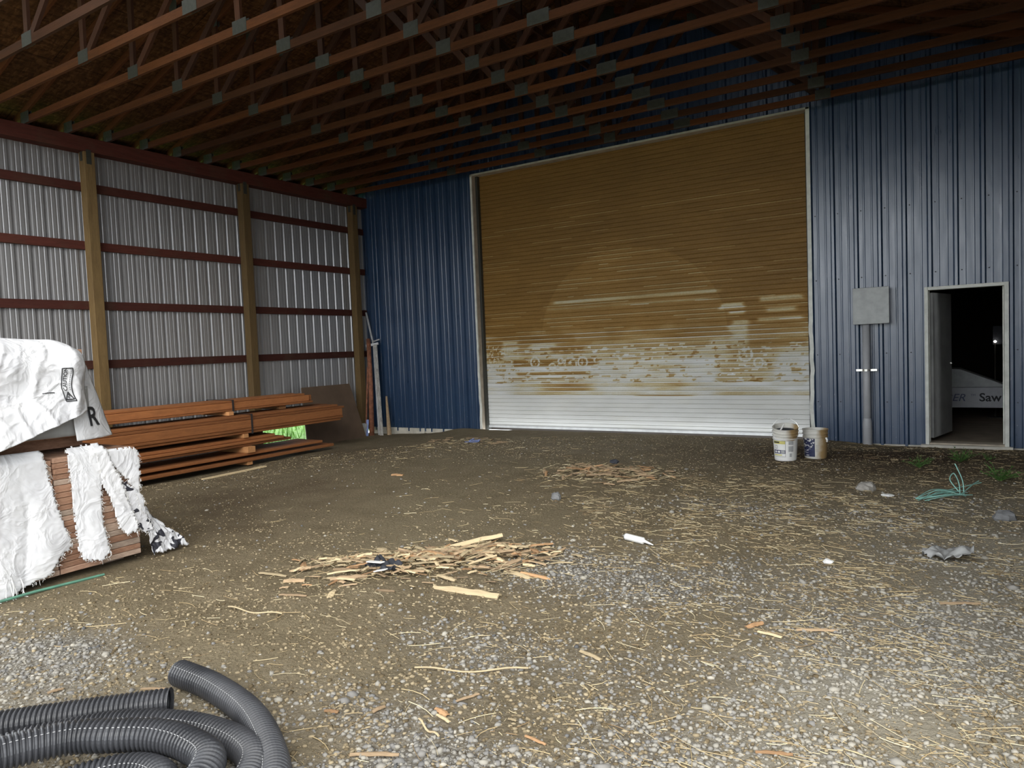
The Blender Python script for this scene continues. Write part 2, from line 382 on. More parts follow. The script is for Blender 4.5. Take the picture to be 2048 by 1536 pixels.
# screws in rows on the blue wall
s_ = MB()
for z in (.55, 1.25, 2.35, 3.3):
    for k in range(-1, 13):
        x = 9.29+.3055*k+.065
        if x > 12.4 or (PX0-.05 < x < PX1+.05 and z < PZ+.05) or x < 9.0: continue
        s_.lathe([(.009, 0), (.009, .006), (0, .008)], (0, 0, 0), 6)
        for q in range(len(s_.v)-18, len(s_.v)):
            a = s_.v[q]; s_.v[q] = (x+a[0], -.003-a[2], z+a[1])
s_.build('screw_row', 'rag', wb)
# concrete footing under the blue wall
f_ = MB()
for x0, x1 in ((-.1, 1.45), (1.5, 2.85), (9.0, 10.4), (11.42, 13)):
    f_.box(x0, x1, -.035, .25, -.4, -.055)
f_.box(PX0-.06, PX1+.04, -.10, .3, -.4, -.035)
tag(bevel(f_.build('trim_1', 'conc'), .008), kind='structure')

# left wall siding
LP = dict(pitch=.2085, major=(.058, .018, -.030), minor=(.024, -.0035, 2), phase=-5.27)
def left_panels(mb, y0, y1, z0, z1, pitch):
    pr = rib_profile(y0, y1, **LP)
    V = []; F = []
    for y, h in pr: V += [(-.045+h, y, z0), (-.045+h, y, z1)]
    for i in range(len(pr)-1): F.append((2*i, 2*i+1, 2*i+3, 2*i+2))
    mb.add(V, F)
w = MB()
left_panels(w, -9.0, -3.05, -.25, 4.80, 1); left_panels(w, -3.05, -1.55, .27, 4.80, 1); left_panels(w, -1.55, 0, -.1, 4.80, 1)
tag(solid(w.build('wall_left', 'siding'), .003), kind='structure')
w = MB(); pr = rib_profile(-9.0, 0, **LP)
V = [p for y, h in pr for p in ((12.02-h, y, -.2), (12.02-h, y, 4.80))]; w.add(V, [(2*i, 2*i+2, 2*i+3, 2*i+1) for i in range(len(pr)-1)])
tag(solid(w.build('added_wall_right', 'siding'), .003), kind='structure')  # unseen right-hand wall, added to shut out side light
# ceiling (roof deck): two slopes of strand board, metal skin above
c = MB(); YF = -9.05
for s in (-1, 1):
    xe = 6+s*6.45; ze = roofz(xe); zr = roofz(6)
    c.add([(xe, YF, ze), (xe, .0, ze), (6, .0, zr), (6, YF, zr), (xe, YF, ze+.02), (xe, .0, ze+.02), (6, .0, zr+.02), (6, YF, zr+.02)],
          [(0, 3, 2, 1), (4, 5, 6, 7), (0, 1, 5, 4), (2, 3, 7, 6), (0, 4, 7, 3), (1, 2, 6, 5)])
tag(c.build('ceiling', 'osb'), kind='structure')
tag(MB().box(-.45, -.13, -9.0, 0, 4.90, 4.915).box(-.47, -.45, -9.0, 0, 4.86, 4.97).build('added_eave_trim', 'jamb'), kind='structure')  # soffit and fascia added to cut the green light through the eave
# fascia at the open gable
f_ = MB(); f_.beam((-.45, YF-.02, roofz(-.45)-.05), (6, YF-.02, roofz(6)-.05), .03, .16); f_.beam((6, YF-.02, roofz(6)-.05), (12.45, YF-.02, roofz(-.45)-.05), .03, .16)
tag(f_.build('trim_2', 'girt'), kind='structure')

# ------------------------------------------------------------ posts, girts, plate
rows = ['nearest the white wrapped bundle, first from the left', 'in the middle behind the lumber stack', 'in the corner beside the blue wall']
for i, y in enumerate((-8.60, -5.84, -3.16, -.47)):
    p = MB().box(0, .15, y, y+.15, -.4, 4.63).build('wooden_post', 'post'); bevel(p, .006)
    lab = ['square wooden post standing at the open front end of the ribbed metal wall', 'square yellowish wooden post behind the white wrapped bundle', 'square wooden post in the middle of the metal wall, behind the stacked lumber', 'square wooden post in the corner, with poles leaning beside it'][i]
    tag(p, lab, 'post', 'square posts along the metal wall')
    cl = MB().box(.045, .105, y-.006, y, 4.50, 4.68).box(.045, .105, y+.15, y+.156, 4.5, 4.68).box(.15, .156, y+.03, y+.1, 4.45, 4.66).build('tie_plate', 'steel', p)
names = ['lowest', 'second lowest', 'middle', 'second highest', 'highest']
for i, zt in enumerate((1.474, 2.349, 3.227, 4.081)):
    lab = 'dark red board across the metal wall, %s of the four rows' % ['lowest', 'second lowest', 'second highest', 'topmost'][i]
    b = MB().box(-.04, 0, -9.0, -.01, zt, zt+.125).build('wall_girt', 'girt'); bevel(b, .003)
    tag(b, lab, 'board', 'horizontal boards of the metal wall')
b = MB().box(-.04, .0, -9.0, -.01, 4.63, 4.835).box(.005, .15, -9.0, -.01, 4.632, 4.835).build('top_plate', 'girt')
tag(bevel(b, .004), 'dark red top beam running over the wall posts under the trusses', 'beam')
b = MB().box(11.85, 12.0, -9.0, -.05, 4.632, 4.835).build('top_plate', 'girt')  # unseen beam, added along with the right wall that shuts out light
tag(b, 'unseen dark beam added under the right-hand truss ends', 'beam')
for y in (-8.75, -.25):
    p = MB().box(11.86, 11.999, y, y+.15, -.3, 4.63).build('wooden_post', 'post'); tag(p, 'square wooden post under the right-hand beam, %s' % ('at the open front' if y < -5 else 'beside the blue wall'), 'post')

# ------------------------------------------------------------ trusses
def topz(x): return roofz(x)-.055          # top chord centre line
CH = .035; CHH = .088
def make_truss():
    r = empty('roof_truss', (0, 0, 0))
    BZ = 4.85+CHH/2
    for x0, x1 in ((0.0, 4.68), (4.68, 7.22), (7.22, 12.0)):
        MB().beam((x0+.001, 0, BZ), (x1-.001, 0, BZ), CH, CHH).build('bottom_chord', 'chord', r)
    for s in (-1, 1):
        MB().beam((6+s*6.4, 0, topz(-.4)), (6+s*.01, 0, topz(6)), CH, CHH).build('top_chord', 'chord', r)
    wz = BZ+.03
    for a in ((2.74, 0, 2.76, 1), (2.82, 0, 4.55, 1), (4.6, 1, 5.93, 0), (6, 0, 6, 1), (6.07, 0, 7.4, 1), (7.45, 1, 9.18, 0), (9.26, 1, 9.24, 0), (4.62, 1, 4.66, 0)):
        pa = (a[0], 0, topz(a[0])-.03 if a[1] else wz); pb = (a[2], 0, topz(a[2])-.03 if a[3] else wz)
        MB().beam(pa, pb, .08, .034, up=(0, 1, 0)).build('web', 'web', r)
    # beam() puts h along up; webs are 34 mm along the building, 80 mm in the truss plane
    def gusset(x, z, w_, h_):
        MB().box(x-w_/2, x+w_/2, -CH/2-.0025, -CH/2-.0002, z-h_/2, z+h_/2).box(x-w_/2, x+w_/2, CH/2+.0002, CH/2+.0025, z-h_/2, z+h_/2).build('gusset_plate', 'steel', r)
    for x, w_, h_ in ((.14, .22, .15), (2.75, .20, .135), (4.68, .22, .135), (6, .20, .15), (7.22, .26, .135), (9.25, .2, .135), (11.86, .22, .15)): gusset(x, BZ+(.02 if h_ < .15 else .03), w_, h_)
    for x in (2.76, 4.58, 7.42, 9.24): gusset(x, topz(x)-.03, .15, .12)
    gusset(6, topz(6)-.06, .3, .2)
    return r
ords = ['first', 'second', 'third', 'fourth', 'fifth', 'sixth', 'seventh', 'eighth', 'ninth', 'tenth', 'eleventh', 'twelfth', 'thirteenth', 'fourteenth', 'fifteenth', 'sixteenth']
# webs: beam(w across, h along up): with up=(0,1,0) h lies along Y, so swap
_old = MB.beam
tr = make_truss()
for i in range(16):
    t_ = tr if i == 0 else copy_tree(tr)
    t_.location = (0, -.44-.557*i, 0)
    tag(t_, 'reddish wooden roof truss with grey metal plates, %s from the blue wall' % ords[i], 'roof truss', 'roof trusses')
for x, z, lab in ((6.06, 5.75, 'thin board nailed across the middle posts of the trusses'),):
    b = MB().box(x-.015, x+.015, -8.9, -.3, z, z+.08).build('truss_brace', 'web'); tag(b, lab, 'board', 'boards running across the trusses')

# ------------------------------------------------------------ big roller door
d = empty('door_1', (0, 0, 0), kind='structure')
fr = MB()
def wavy_strip(mb, x0, x1, z0, z1, amp, seed, y0=-.04, y1=-.012):
    n = 60; V = []
    for i in range(n+1):
        z = z0+(z1-z0)*i/n; k = sstep(2.9, 1.0, z); o_ = amp*k*(fb(0, z*1.6, seed, 3)*1.2)
        V += [(x0+o_, y0, z), (x1+o_, y0, z), (x1+o_, y1, z), (x0+o_, y1, z)]
    F = [(4*i+a, 4*i+(a+1) % 4, 4*i+4+(a+1) % 4, 4*i+4+a) for i in range(n) for a in range(4)]+[(0, 3, 2, 1), (4*n, 4*n+1, 4*n+2, 4*n+3)]
    mb.add(V, F)
wavy_strip(fr, DX0-.025, DX0+.012, -.06, DZ+.02, .022, 3); wavy_strip(fr, DX1-.01, DX1+.045, -.06, DZ+.02, .035, 8)
fr.box(DX0-.02, DX1+.04, -.04, -.012, DZ-.005, DZ+.022)
fr.build('door_trim', 'trimwhite', d)
j = MB().box(DX0-.02, DX0+.004, -.010, .26, -.06, DZ).box(DX1+.002, DX1+.03, -.010, .26, -.06, DZ).box(DX0+.005, DX1, -.010, .26, DZ+.001, DZ+.03)
j.build('door_jamb', 'jamb', d)
j = MB().box(DX0+.004, DX0+.055, .10, .24, -.06, DZ).box(DX1-.05, DX1, .12, .24, -.06, DZ); j.build('guide_rail', 'steel', d)
def grime(x, z, k, lip):
    if z < .615: return .02+.05*max(0, fb(x*1.4, k*2.7, 31, 2))
    st = fb(x*.55, k*5.3, 5, 3); bl = fb(x*1.3, z*2.2, 17, 3)
    if z < .84: g = .36+.55*st+.25*bl-.30*sstep(4.2, 3.2, x)-.25*sstep(7.9, 8.6, x)
    elif z < 1.24: g = .16+.22*st+.22*bl+.28*sstep(7.3, 7.9, x)*sstep(9, 8.3, x)
    else:
        g = .34+.35*sstep(1.2, 1.8, z+.12*bl)+.20*st*.8+.12*bl
        g = g+(.90-g)*sstep(1.70, 1.86, z+.14*bl)
        g += .05*sstep(2.2, 3.0, z)
    if 1.5 < z < 2.3 and x < 4.0: g = max(g, .62)
    def rect(x0, x1, z0, z1, val, soft=.05):
        nonlocal g
        w_ = sstep(x0-soft, x0+soft, x+.10*fb(x, z*9, 3, 2))*(1-sstep(x1-soft, x1+soft, x+.10*fb(z*8, x, 4, 2)))*sstep(z0-.012, z0+.012, z)*(1-sstep(z1-.012, z1+.012, z))
        g = g+(val+.12*st-g)*w_
    rect(3.25, 3.72, 1.30, 1.40, .26); rect(3.25, 3.72, 1.46, 1.56, .26); rect(3.3, 3.68, 1.60, 1.66, .34); rect(3.95, 4.4, 1.36, 1.45, .28); rect(3.95, 4.45, 1.50, 1.59, .30)
    rect(3.72, 4.9, 1.60, 1.74, .84); rect(4.42, 5.1, 1.42, 1.52, .86); rect(3.0, 3.3, 1.3, 1.7, .78)
    rect(3.55, 5.3, 1.17, 1.30, .82); rect(3.6, 5.2, .99, 1.06, .66); rect(3.5, 5.0, .90, .95, .6); rect(5.3, 7.5, 1.20, 1.25, .12)
    rect(4.45, 7.55, 2.30, 2.365, .46, .1); rect(4.3, 7.45, 2.20, 2.235, .56, .2); rect(7.55, 7.95, 2.02, 2.12, .32); rect(7.7, 7.95, 1.94, 1.98, .30)
    rect(8.2, 8.85, 2.11, 2.19, .42); rect(8.25, 8.8, 1.94, 2.02, .42); rect(8.1, 8.75, 1.80, 1.86, .36); rect(8.0, 8.9, 1.62, 1.78, .74); rect(8.0, 8.9, 1.40, 1.50, .70)
    rect(7.72, 8.0, 1.45, 1.84, .34); rect(8.4, 8.8, .75, 1.28, .14); rect(5.2, 7.4, 1.45, 1.60, .52); rect(7.5, 8.2, .85, 1.12, .46)
    for cx, cz, R in ((4.05, 1.25, .09), (4.42, 1.14, .07), (4.80, 1.20, .12), (7.95, 1.28, .10), (5.05, 1.23, .09), (4.6, 1.26, .05), (8.15, 1.15, .07)):
        q = math.hypot(x-cx, z-cz)
        if abs(q-R) < .017 or (q < R*.45 and fb(x*20, z*20, 2, 2) > .05): g = .12
    if .84 < z < 1.5 and fb(x*5, z*24, 61, 3) > .34: g += .4 if g < .4 else -.4
    if 1.05 < z < 1.6 and 3.0 < x < 3.5 and abs(fb(x*9, z*9, 62, 2)) < .05: g = .2
    rx, rz = (x-5.95)/1.72, (z-1.7)/1.50
    if z > 1.75 and rx*rx+rz*rz < 1: g -= .11*(1-sstep(3.0, 3.25, z)*.5)
    if lip:
        on = noise.noise(Vector((x*.8, k*7.31, 1.5)))
        if z < 1.8: g -= .60*sstep(-.5, -.2, on)
        elif on > .12+.12*sstep(1.9, 3.8, z) and z < 4.1: g -= .42
    return g
def curtain():
    P_ = .0752; nx = 420; x0, x1 = DX0+.04, DX1-.02; zs = []; ks = []
    nk = int((DZ-.06)/P_)+1
    prof = [(0, .0, 0), (.05, .007, 0), (.14, .010, 0), (.45, .0115, 0), (.74, .011, 0), (.80, .0115, 1), (.88, .0125, 1), (.93, .010, 0), (.96, 0, 0)]
    rowsZ = []
    for k in range(nk):
        for q, dpt, lp_ in prof:
            z = .03+(k+q)*P_
            if z < DZ+.05: rowsZ.append((z, dpt, k, lp_))
    V = []; A = []
    xs_ = np.linspace(x0, x1, nx)
    for z, dpt, k, lp_ in rowsZ:
        for x in xs_:
            sag = .004*math.sin(x*1.1+k*.05)
            V.append((float(x), .185-dpt+sag, z)); A.append(grime(float(x), z, k, lp_))
    F = [(j_*nx+i, j_*nx+i+1, (j_+1)*nx+i+1, (j_+1)*nx+i) for j_ in range(len(rowsZ)-1) for i in range(nx-1)]
    me = bpy.data.meshes.new('slat_curtain'); me.from_pydata(V, [], F); me.materials.append(M['roller'])
    at = me.attributes.new('grime', 'FLOAT', 'POINT'); at.data.foreach_set('value', A)
    o = bpy.data.objects.new('slat_curtain', me); COL.objects.link(o); o.parent = d
    MB().box(x0, x1, .155, .20, -.012, .035).build('bottom_bar', 'grey', d)
curtain()
# ------------------------------------------------------------ person door and the dark room behind it
d2 = empty('door_2', (0, 0, 0), kind='structure')
fr = MB().box(PX0, PX0+.045, -.05, .12, -.05, PZ).box(PX1-.05, PX1, -.05, .12, -.05, PZ).box(PX0+.045, PX1-.05, -.05, .12, PZ-.045, PZ)
fr.box(PX0+.045, PX0+.06, .05, .09, -.02, PZ-.045).box(PX1-.065, PX1-.05, .05, .09, -.02, PZ-.045)
bevel(fr.build('door_frame', 'trimwhite', d2), .004)
lf = MB().beam((10.515, .10, 1.055), (10.725, .95, 1.055), .045, 2.03).build('door_leaf', 'leaf', d2)
hd = MB().tube([(10.70, .86, 1.06), (10.76, .845, 1.06)], .012, 8).tube([(10.76, .845, 1.06), (10.74, .74, 1.06)], .010, 8).build('handle', 'zinc', lf)
MB().box(10.715, 10.735, .958, .962, .98, 1.14).build('strike_plate', 'zinc', lf)
MB().box(PX0+.05, PX1-.05, -.04, .16, -.034, -.012).build('threshold', 'jamb', d2)
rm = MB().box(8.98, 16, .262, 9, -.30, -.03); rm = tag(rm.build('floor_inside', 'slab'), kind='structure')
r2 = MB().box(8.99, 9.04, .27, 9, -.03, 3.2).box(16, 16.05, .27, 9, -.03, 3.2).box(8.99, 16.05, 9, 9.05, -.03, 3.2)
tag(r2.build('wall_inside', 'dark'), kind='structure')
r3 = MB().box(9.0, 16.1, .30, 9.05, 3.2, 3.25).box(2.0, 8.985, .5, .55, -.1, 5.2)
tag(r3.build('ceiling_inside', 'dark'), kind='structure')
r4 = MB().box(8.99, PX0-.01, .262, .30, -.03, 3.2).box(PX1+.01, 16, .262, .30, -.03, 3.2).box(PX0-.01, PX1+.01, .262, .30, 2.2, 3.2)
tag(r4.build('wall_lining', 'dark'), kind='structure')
# saw machine cover in the room
sw = empty('saw_machine', (0, 0, 0), label='white saw machine body with black and blue-grey lettering, inside the dark doorway', cat='machine')
b = MB(); x0, x1, y0, y1 = 9.6, 12.9, 3.0, 4.0
b.add([(x0, y0, .20), (x1, y0, .20), (x1, y1, .20), (x0, y1, .20), (x0, y0, .55), (x1, y0, .55), (x1, y1, .55), (x0, y1, .55)],
      [(0, 3, 2, 1), (0, 1, 5, 4), (1, 2, 6, 5), (2, 3, 7, 6), (3, 0, 4, 7), (4, 5, 6, 7)])
lh = bevel(b.build('lower_housing', 'machwhite', sw), .01)
b = MB(); pts = [(9.6, .555), (12.9, .555), (12.9, .56), (11.45, .60), (10.85, .86), (9.6, .93)]
V = [(x, y, z) for y in (3.02, 3.7) for x, z in pts]; n = len(pts)
b.add(V, [tuple(range(n)), tuple(range(2*n-1, n-1, -1))]+[(i, i+n, (i+1) % n+n, (i+1) % n) for i in range(n)])
b.build('sloping_cover', 'boxgrey', sw)
for wx in (9.9, 12.5): MB().box(wx-.06, wx+.06, 3.3, 3.7, -.03, .20).build('support_foot', 'dark', sw)
for body, x, size, mat, shear, bold in (('BER', 10.62, .18, 'bluegrey', .3, False), ('TM', 11.00, .05, 'bluegrey', 0, False), ('Saw', 11.12, .195, 'black', 0, True)):
    V, F = text_verts(body, size, bold, shear)
    zb = .315 if body != 'TM' else .40
    m_ = MB().add([(x+v[0], 2.985-v[2], zb+v[1]) for v in V], F); m_.build('lettering', mat, lh)
lp = empty('work_lamp', (11.37, 3.6, 1.28), label='small bright lamp glinting in the dark room behind the doorway', cat='lamp')
MB().lathe([(0, -.02), (.018, -.012), (.024, 0), (.018, .012), (0, .02)], n=12).build('bulb', 'glow', lp, loc=(0, -.0, .03))
MB().box(-.03, .12, .05, .08, -.02, .30).build('grey_shade', 'rag', lp)
MB().tube([(0, .03, -1.31), (0, .03, 0)], .012, 8).box(-.12, .12, -.08, .14, -1.31, -1.29).build('stand', 'dark', lp)

# ------------------------------------------------------------ electrical box and conduit
e = empty('electrical_box', (9.79, -.034, 1.68), label='flat grey square electrical box mounted on the blue wall', cat='electrical box')
bevel(MB().box(-.225, .225, -.14, -.001, .0, .50).build('enclosure', 'boxgrey', e), .006)
bevel(MB().box(-.232, .232, -.158, -.141, -.008, .508).build('cover', 'boxgrey', e), .006)
cp = empty('conduit_pipe', (9.715, -.09, -.1), label='vertical grey conduit pipe running from the electrical box into the ground', cat='pipe')
MB().tube([(0, 0, .0), (0, 0, 1.775)], .050, 20).build('riser', 'pvc', cp, smooth=True)
MB().lathe([(.052, 0), (.062, .02), (.062, .30), (.058, .36), (.051, .40)], n=20).build('coupling', 'pvc', cp, smooth=True, loc=(0, 0, .02))
sb = MB().box(-.135, -.055, -.005, .055, 1.10, 1.13).box(.055, .135, -.005, .055, 1.10, 1.13)
n = 14
for i in range(n):
    a0 = PI+PI*i/n; a1 = PI+PI*(i+1)/n
    sb.add([(math.cos(a)*.056, math.sin(a)*.056, z) for a in (a0, a1) for z in (1.10, 1.13)], [(0, 1, 3, 2)])
sb.build('pipe_strap', 'zinc', cp)

# ------------------------------------------------------------ buckets
def bucket_mesh(mat, H=.37, R=.150, r=.130, label=None):
    b = MB()
    prof = [(0, .006), (r-.006, .0), (r, .01)]
    prof += [(r+(R-r)*.72, H*.72), (r+(R-r)*.72+.008, H*.735), (r+(R-r)*.72+.008, H*.75), (r+(R-r)*.76, H*.76), (R-.004, H*.83), (R+.005, H*.84), (R+.005, H*.855), (R-.003, H*.865), (R-.002, H*.955), (R+.007, H*.965), (R+.007, H), (R-.006, H), (R-.008, H*.95), (r-.004, .012), (0, .012)]
    b.lathe(prof, n=48); return b
def arc_patch(r0, a0, a1, z0, z1, taper=.054, n=14):
    V = []
    for i in range(n+1):
        a = a0+(a1-a0)*i/n
        for z in (z0, z1):
            r = .130+.02*z/.37+.0015+r0; V.append((math.cos(a)*r, math.sin(a)*r, z))
    return V, [(2*i, 2*i+2, 2*i+3, 2*i+1) for i in range(n)]
bx, by = 8.99, -2.12; zb = zg(bx, by)
bk = empty('plastic_bucket', (bx, by, zb), label='white plastic bucket with a printed yellow and black label, another bucket nested in it', cat='bucket', group='buckets by the roller door')
bucket_mesh('whitepl').build('body', 'whitepl', bk, smooth=False)
FA = math.atan2(-11.46-by, 10.87-bx)   # towards the open front
lb = MB()
def patch(mb, a0, a1, z0, z1, off, mi): V, F = arc_patch(off, FA+a0, FA+a1, z0, z1); mb.add(V, F, mi)
patch(lb, -1.15, .0, .055, .255, .0008, 4); patch(lb, -1.13, -.02, .058, .252, .0016, 0); patch(lb, -1.13, -.02, .215, .252, .0024, 1); patch(lb, -1.13, -.02, .095, .14, .0024, 2)
patch(lb, -1.1, -.5, .228, .244, .003, 4); patch(lb, -1.0, -.78, .105, .13, .003, 0); patch(lb, -.7, -.45, .105, .13, .003, 0); patch(lb, -.38, -.06, .10, .135, .003, 3)
patch(lb, -.95, -.70, .155, .20, .0028, 3); patch(lb, -.90, -.75, .163, .192, .0034, 0)
patch(lb, .25, .70, .205, .255, .001, 3); patch(lb, .25, .70, .12, .19, .001, 3); patch(lb, .35, .55, .055, .10, .001, 3); patch(lb, -1.1, -.3, .07, .085, .003, 1)
lb.build('label_print', ['whitepl', 'yellow', 'navy', 'greyprint', 'black'], bk)
n_ = empty('plastic_bucket', (bx-.005, by+.03, zb+.09), label='dirty tan bucket with an open rim, nested inside the white labelled bucket', cat='bucket', group='buckets by the roller door')
n_.rotation_euler = (.20, .05, 0)
bucket_mesh('stained', .34, .1495, .122).build('body', 'stained', n_)
pts = [(math.cos(a)*.158*1.0, math.sin(a)*.05, .31+math.sin(a)*.125) for a in np.linspace(0, PI, 24)]
MB().tube(pts, .0022, 6).build('bail_handle', 'zinc', n_)
MB().lathe([(0, .285), (.06, .29), (.139, .28)], n=24).build('dried_contents', 'dirt_' if False else 'rag', n_)
tag(MB().tube([(bx-.05, by-.09, zb+.355), (bx-.01, by-.01, zb+.45)], .010, 8).build('stirring_stick', 'whitepl'), 'short white stick sticking out of the nested bucket', 'stick')
bx2, by2 = 9.29, -1.80; zb2 = zg(bx2, by2)
b2 = empty('plastic_bucket', (bx2, by2, zb2), label='brown-stained bucket with a dark blue printed label, right of the pair', cat='bucket', group='buckets by the roller door')
bucket_mesh('stained').build('body', 'stained', b2)
FA = math.atan2(-11.46-by2, 10.87-bx2)
lb = MB(); patch(lb, -1.25, -.05, .03, .26, .001, 0)
r_ = random.Random(5)
for i in range(26):
    a = r_.uniform(-1.2, -.2); z = r_.uniform(.14, .25); patch(lb, a, a+r_.uniform(.06, .2), z, z+r_.uniform(.006, .02), .002+.0001*i, 1)
for i in range(9):
    a = r_.uniform(-1.2, -.5); z = r_.uniform(.035, .13); patch(lb, a, a+r_.uniform(.1, .35), z, z+.004, .002, 1)
for z in (.10, .13, .15, .17): patch(lb, .03, .30, z, z+.005, .001, 2)
lb.build('label_print', ['navy', 'whitepl', 'greyprint'], b2)
MB().tube([(math.cos(FA+.9)*.158, math.sin(FA+.9)*.158, .27+.0), (math.cos(FA+.9)*.172, math.sin(FA+.9)*.172, .245), (math.cos(FA+.95)*.166, math.sin(FA+.95)*.166, .22)], .012, 8).build('handle_lug', 'whitepl', b2)

# ------------------------------------------------------------ leaning things in the corner
b = MB()
b.beam((.30, -1.47, .33), (.22, -1.47, .31), .001, .001)
b = MB(); zz = zg(.4, -1.4)
a0, a1 = (.46, -2.28, zz-.02), (.46, -.72, zz-.03); c0, c1 = (.19, -2.12, .93), (.19, -.86, .93)
nx = .02; V = [a0, a1, c1, c0]+[(p[0]+nx, p[1], p[2]+.008) for p in (a0, a1, c1, c0)]
b.add(V, [(0, 1, 2, 3), (7, 6, 5, 4), (0, 4, 5, 1), (1, 5, 6, 2), (2, 6, 7, 3), (3, 7, 4, 0)])
tag(b.build('plywood_sheet', 'ply'), 'dark brown plywood sheet leaning against the metal wall behind the lumber ends', 'board')
zc = zg(.3, -.3)
p = MB().tube([(.42, -.50, zc-.02), (.33, -.36, .9), (.22, -.25, 1.85)], [.055, .05, .045], 14).build('leaning_pole', 'rustpipe', smooth=True)
tag(p, 'thick rusty brown pole leaning in the corner beside the post', 'pole', 'poles leaning in the corner')
p = MB().tube([(.30, -.55, zc-.02), (.23, -.32, 1.25)], .018, 8).build('leaning_pole', 'rustpipe')
tag(p, 'thin reddish rod leaning left of the thick rusty pole', 'pole', 'poles leaning in the corner')
wood('weather', 'flaking_white_paint_wood', (.50, .48, .44), 'Z', var=.75)
p = MB().beam((.66, -.46, zc-.01), (.36, -.20, 1.72), .05, .075, up=(1, -.3, 0)).build('leaning_board', 'weather')
tag(bevel(p, .006), 'weathered board with flaking white paint leaning against the blue wall corner', 'board')
p = empty('leaning_pole', (0, 0, 0), label='pale grey pole with a cross bracket, highest of the leaning poles', cat='pole', group='poles leaning in the corner')
MB().tube([(.50, -.36, zc-.02), (.29, -.17, 1.7), (.05, -.10, 2.42)], .022, 10).build('shaft', 'greypole', p)
MB().beam((.16, -.26, 1.70), (.40, -.14, 1.745), .04, .05).tube([(.3, -.22, 1.78), (.42, -.12, 1.83)], .016, 8).build('cross_bracket', 'greypole', p)
p = MB().tube([(.73, -.30, zc-.01), (.57, -.16, .62)], [.05, .02], 8).build('broken_stake', 'bark'); tag(p, 'short broken wooden stake leaning at the foot of the blue wall', 'stake')
p = MB().lathe([(0, 0), (.085, 0), (.10, .26), (.10, .27), (.09, .27), (.08, .02), (0, .02)], n=20).build('metal_pail', 'grey', loc=(.27, -.57, zc-.01)); tag(p, 'small grey pail standing at the foot of the corner post', 'pail')
p = MB().beam((.385, -.60, zc), (.36, -.54, .16), .05, .006).build('blue_scrap', 'greenrag'); tag(p, 'narrow pale blue scrap standing between the leaning poles', 'scrap')

# ------------------------------------------------------------ brown lumber stack along the wall
def lumber(y0, y1, x, w_, z, h, label, group, jit=.004):
    b = MB().box(-w_/2, w_/2, 0, y1-y0, 0, h).build('lumber_board', 'board', loc=(x+rnd.uniform(-jit, jit), y0, z)); bevel(b, .006, 1)
    b.rotation_euler = (0, 0, rnd.uniform(-.0015, .0015)); tag(b, label, 'board', group); return b
YN = -7.25
def drow(x0, n, w_, z, h, yend, label, group):
    for i in range(n): lumber(YN+rnd.uniform(-.05, .05), yend+rnd.uniform(-.06, .03), x0-i*(w_+.003), w_, z, h, '%s, %s' % (label, ['foremost', 'second from the front', 'third from the front', 'fourth from the front'][i]), group)
gb = 'boards of the lumber stack along the wall'
l1 = 'flat board at the very bottom of the lumber stack'
drow(1.42, 3, .23, .005-.06, .045, -2.62, l1, 'bottom boards of the lumber stack')
drow(1.37, 3, .23, .032, .040, -2.80, 'flat brown board second from the bottom of the lumber stack', 'second-layer boards of the lumber stack')
l3 = 'brown board in the shorter tier below the strapped middle bundle'
drow(1.30, 3, .23, .17, .040, -3.42, 'lowest flat board of the shorter tier', 'boards of the shorter tier'); drow(1.325, 3, .23, .213, .04, -3.62, 'middle flat board of the shorter tier', 'boards of the shorter tier'); drow(1.27, 3, .23, .256, .045, -3.75, 'upper flat board of the shorter tier', 'boards of the shorter tier')
l4 = 'flat board under the middle strapped bundle of lumber'
drow(1.30, 4, .19, .365, .038, -2.33, 'lowest flat board under the middle bundle', 'flat boards of the middle bundle'); drow(1.33, 4, .19, .406, .040, -2.25, 'second flat board under the middle bundle', 'flat boards of the middle bundle')
def nth(i): return (['front', 'second', 'third', 'fourth', 'fifth', 'sixth', 'seventh', 'eighth', 'ninth', 'tenth', 'eleventh', 'twelfth'][i]+' from the front') if i else 'foremost'
for i in range(10):
    lumber(YN+rnd.uniform(-.05, .05), -2.26+rnd.uniform(-.03, .06), 1.40-i*.047-(.012 if i else 0), .042, .45, .122, 'orange-brown board on edge in the middle strapped bundle, %s' % nth(i), 'edge-standing boards of the middle bundle', .001)
for q in range(4): lumber(YN+rnd.uniform(-.05, .05), -2.22+rnd.uniform(-.08, .03), 1.325-q*.145, .142, .574, .038, 'flat board one layer below the top of the middle bundle, %s' % nth(q), 'upper flat boards of the middle bundle', .006)
for q in range(4): lumber(YN+rnd.uniform(-.05, .05), -2.30+rnd.uniform(-.08, .03), 1.30-q*.145, .142, .614, .038, 'flat board on the top layer of the middle bundle, %s' % nth(q), 'upper flat boards of the middle bundle', .006)
for i in range(10):
    lumber(YN+rnd.uniform(-.05, .05), -2.72+rnd.uniform(-.12, .03), 1.16-i*.047, .042, .755, .10, 'brown board on edge in the topmost strapped bundle, %s' % nth(i), 'edge-standing boards of the topmost bundle', .001)
for q in range(3): lumber(YN+rnd.uniform(-.05, .05), -2.95+rnd.uniform(-.05, .2), 1.075-q*.15, .147, .857, .034, 'flat board lying on top of the topmost bundle, %s' % nth(q), 'flat boards of the topmost bundle', .004)
drow(1.10, 3, .19, .722, .03, -2.70, 'flat board under the topmost strapped bundle', 'flat boards of the topmost bundle')
def sticker(y, x0, x1, z0, z1, label, w_=.10):
    b = MB().box(x0, x1, y-w_/2, y+w_/2, z0, z1).build('spacer_block', 'block'); bevel(b, .004); tag(b, label, 'wood block', 'spacer blocks in the lumber stack')
sticker(-4.35, .75, 1.50, -.115, -.056, 'wood block lying under the lumber stack at its strap')
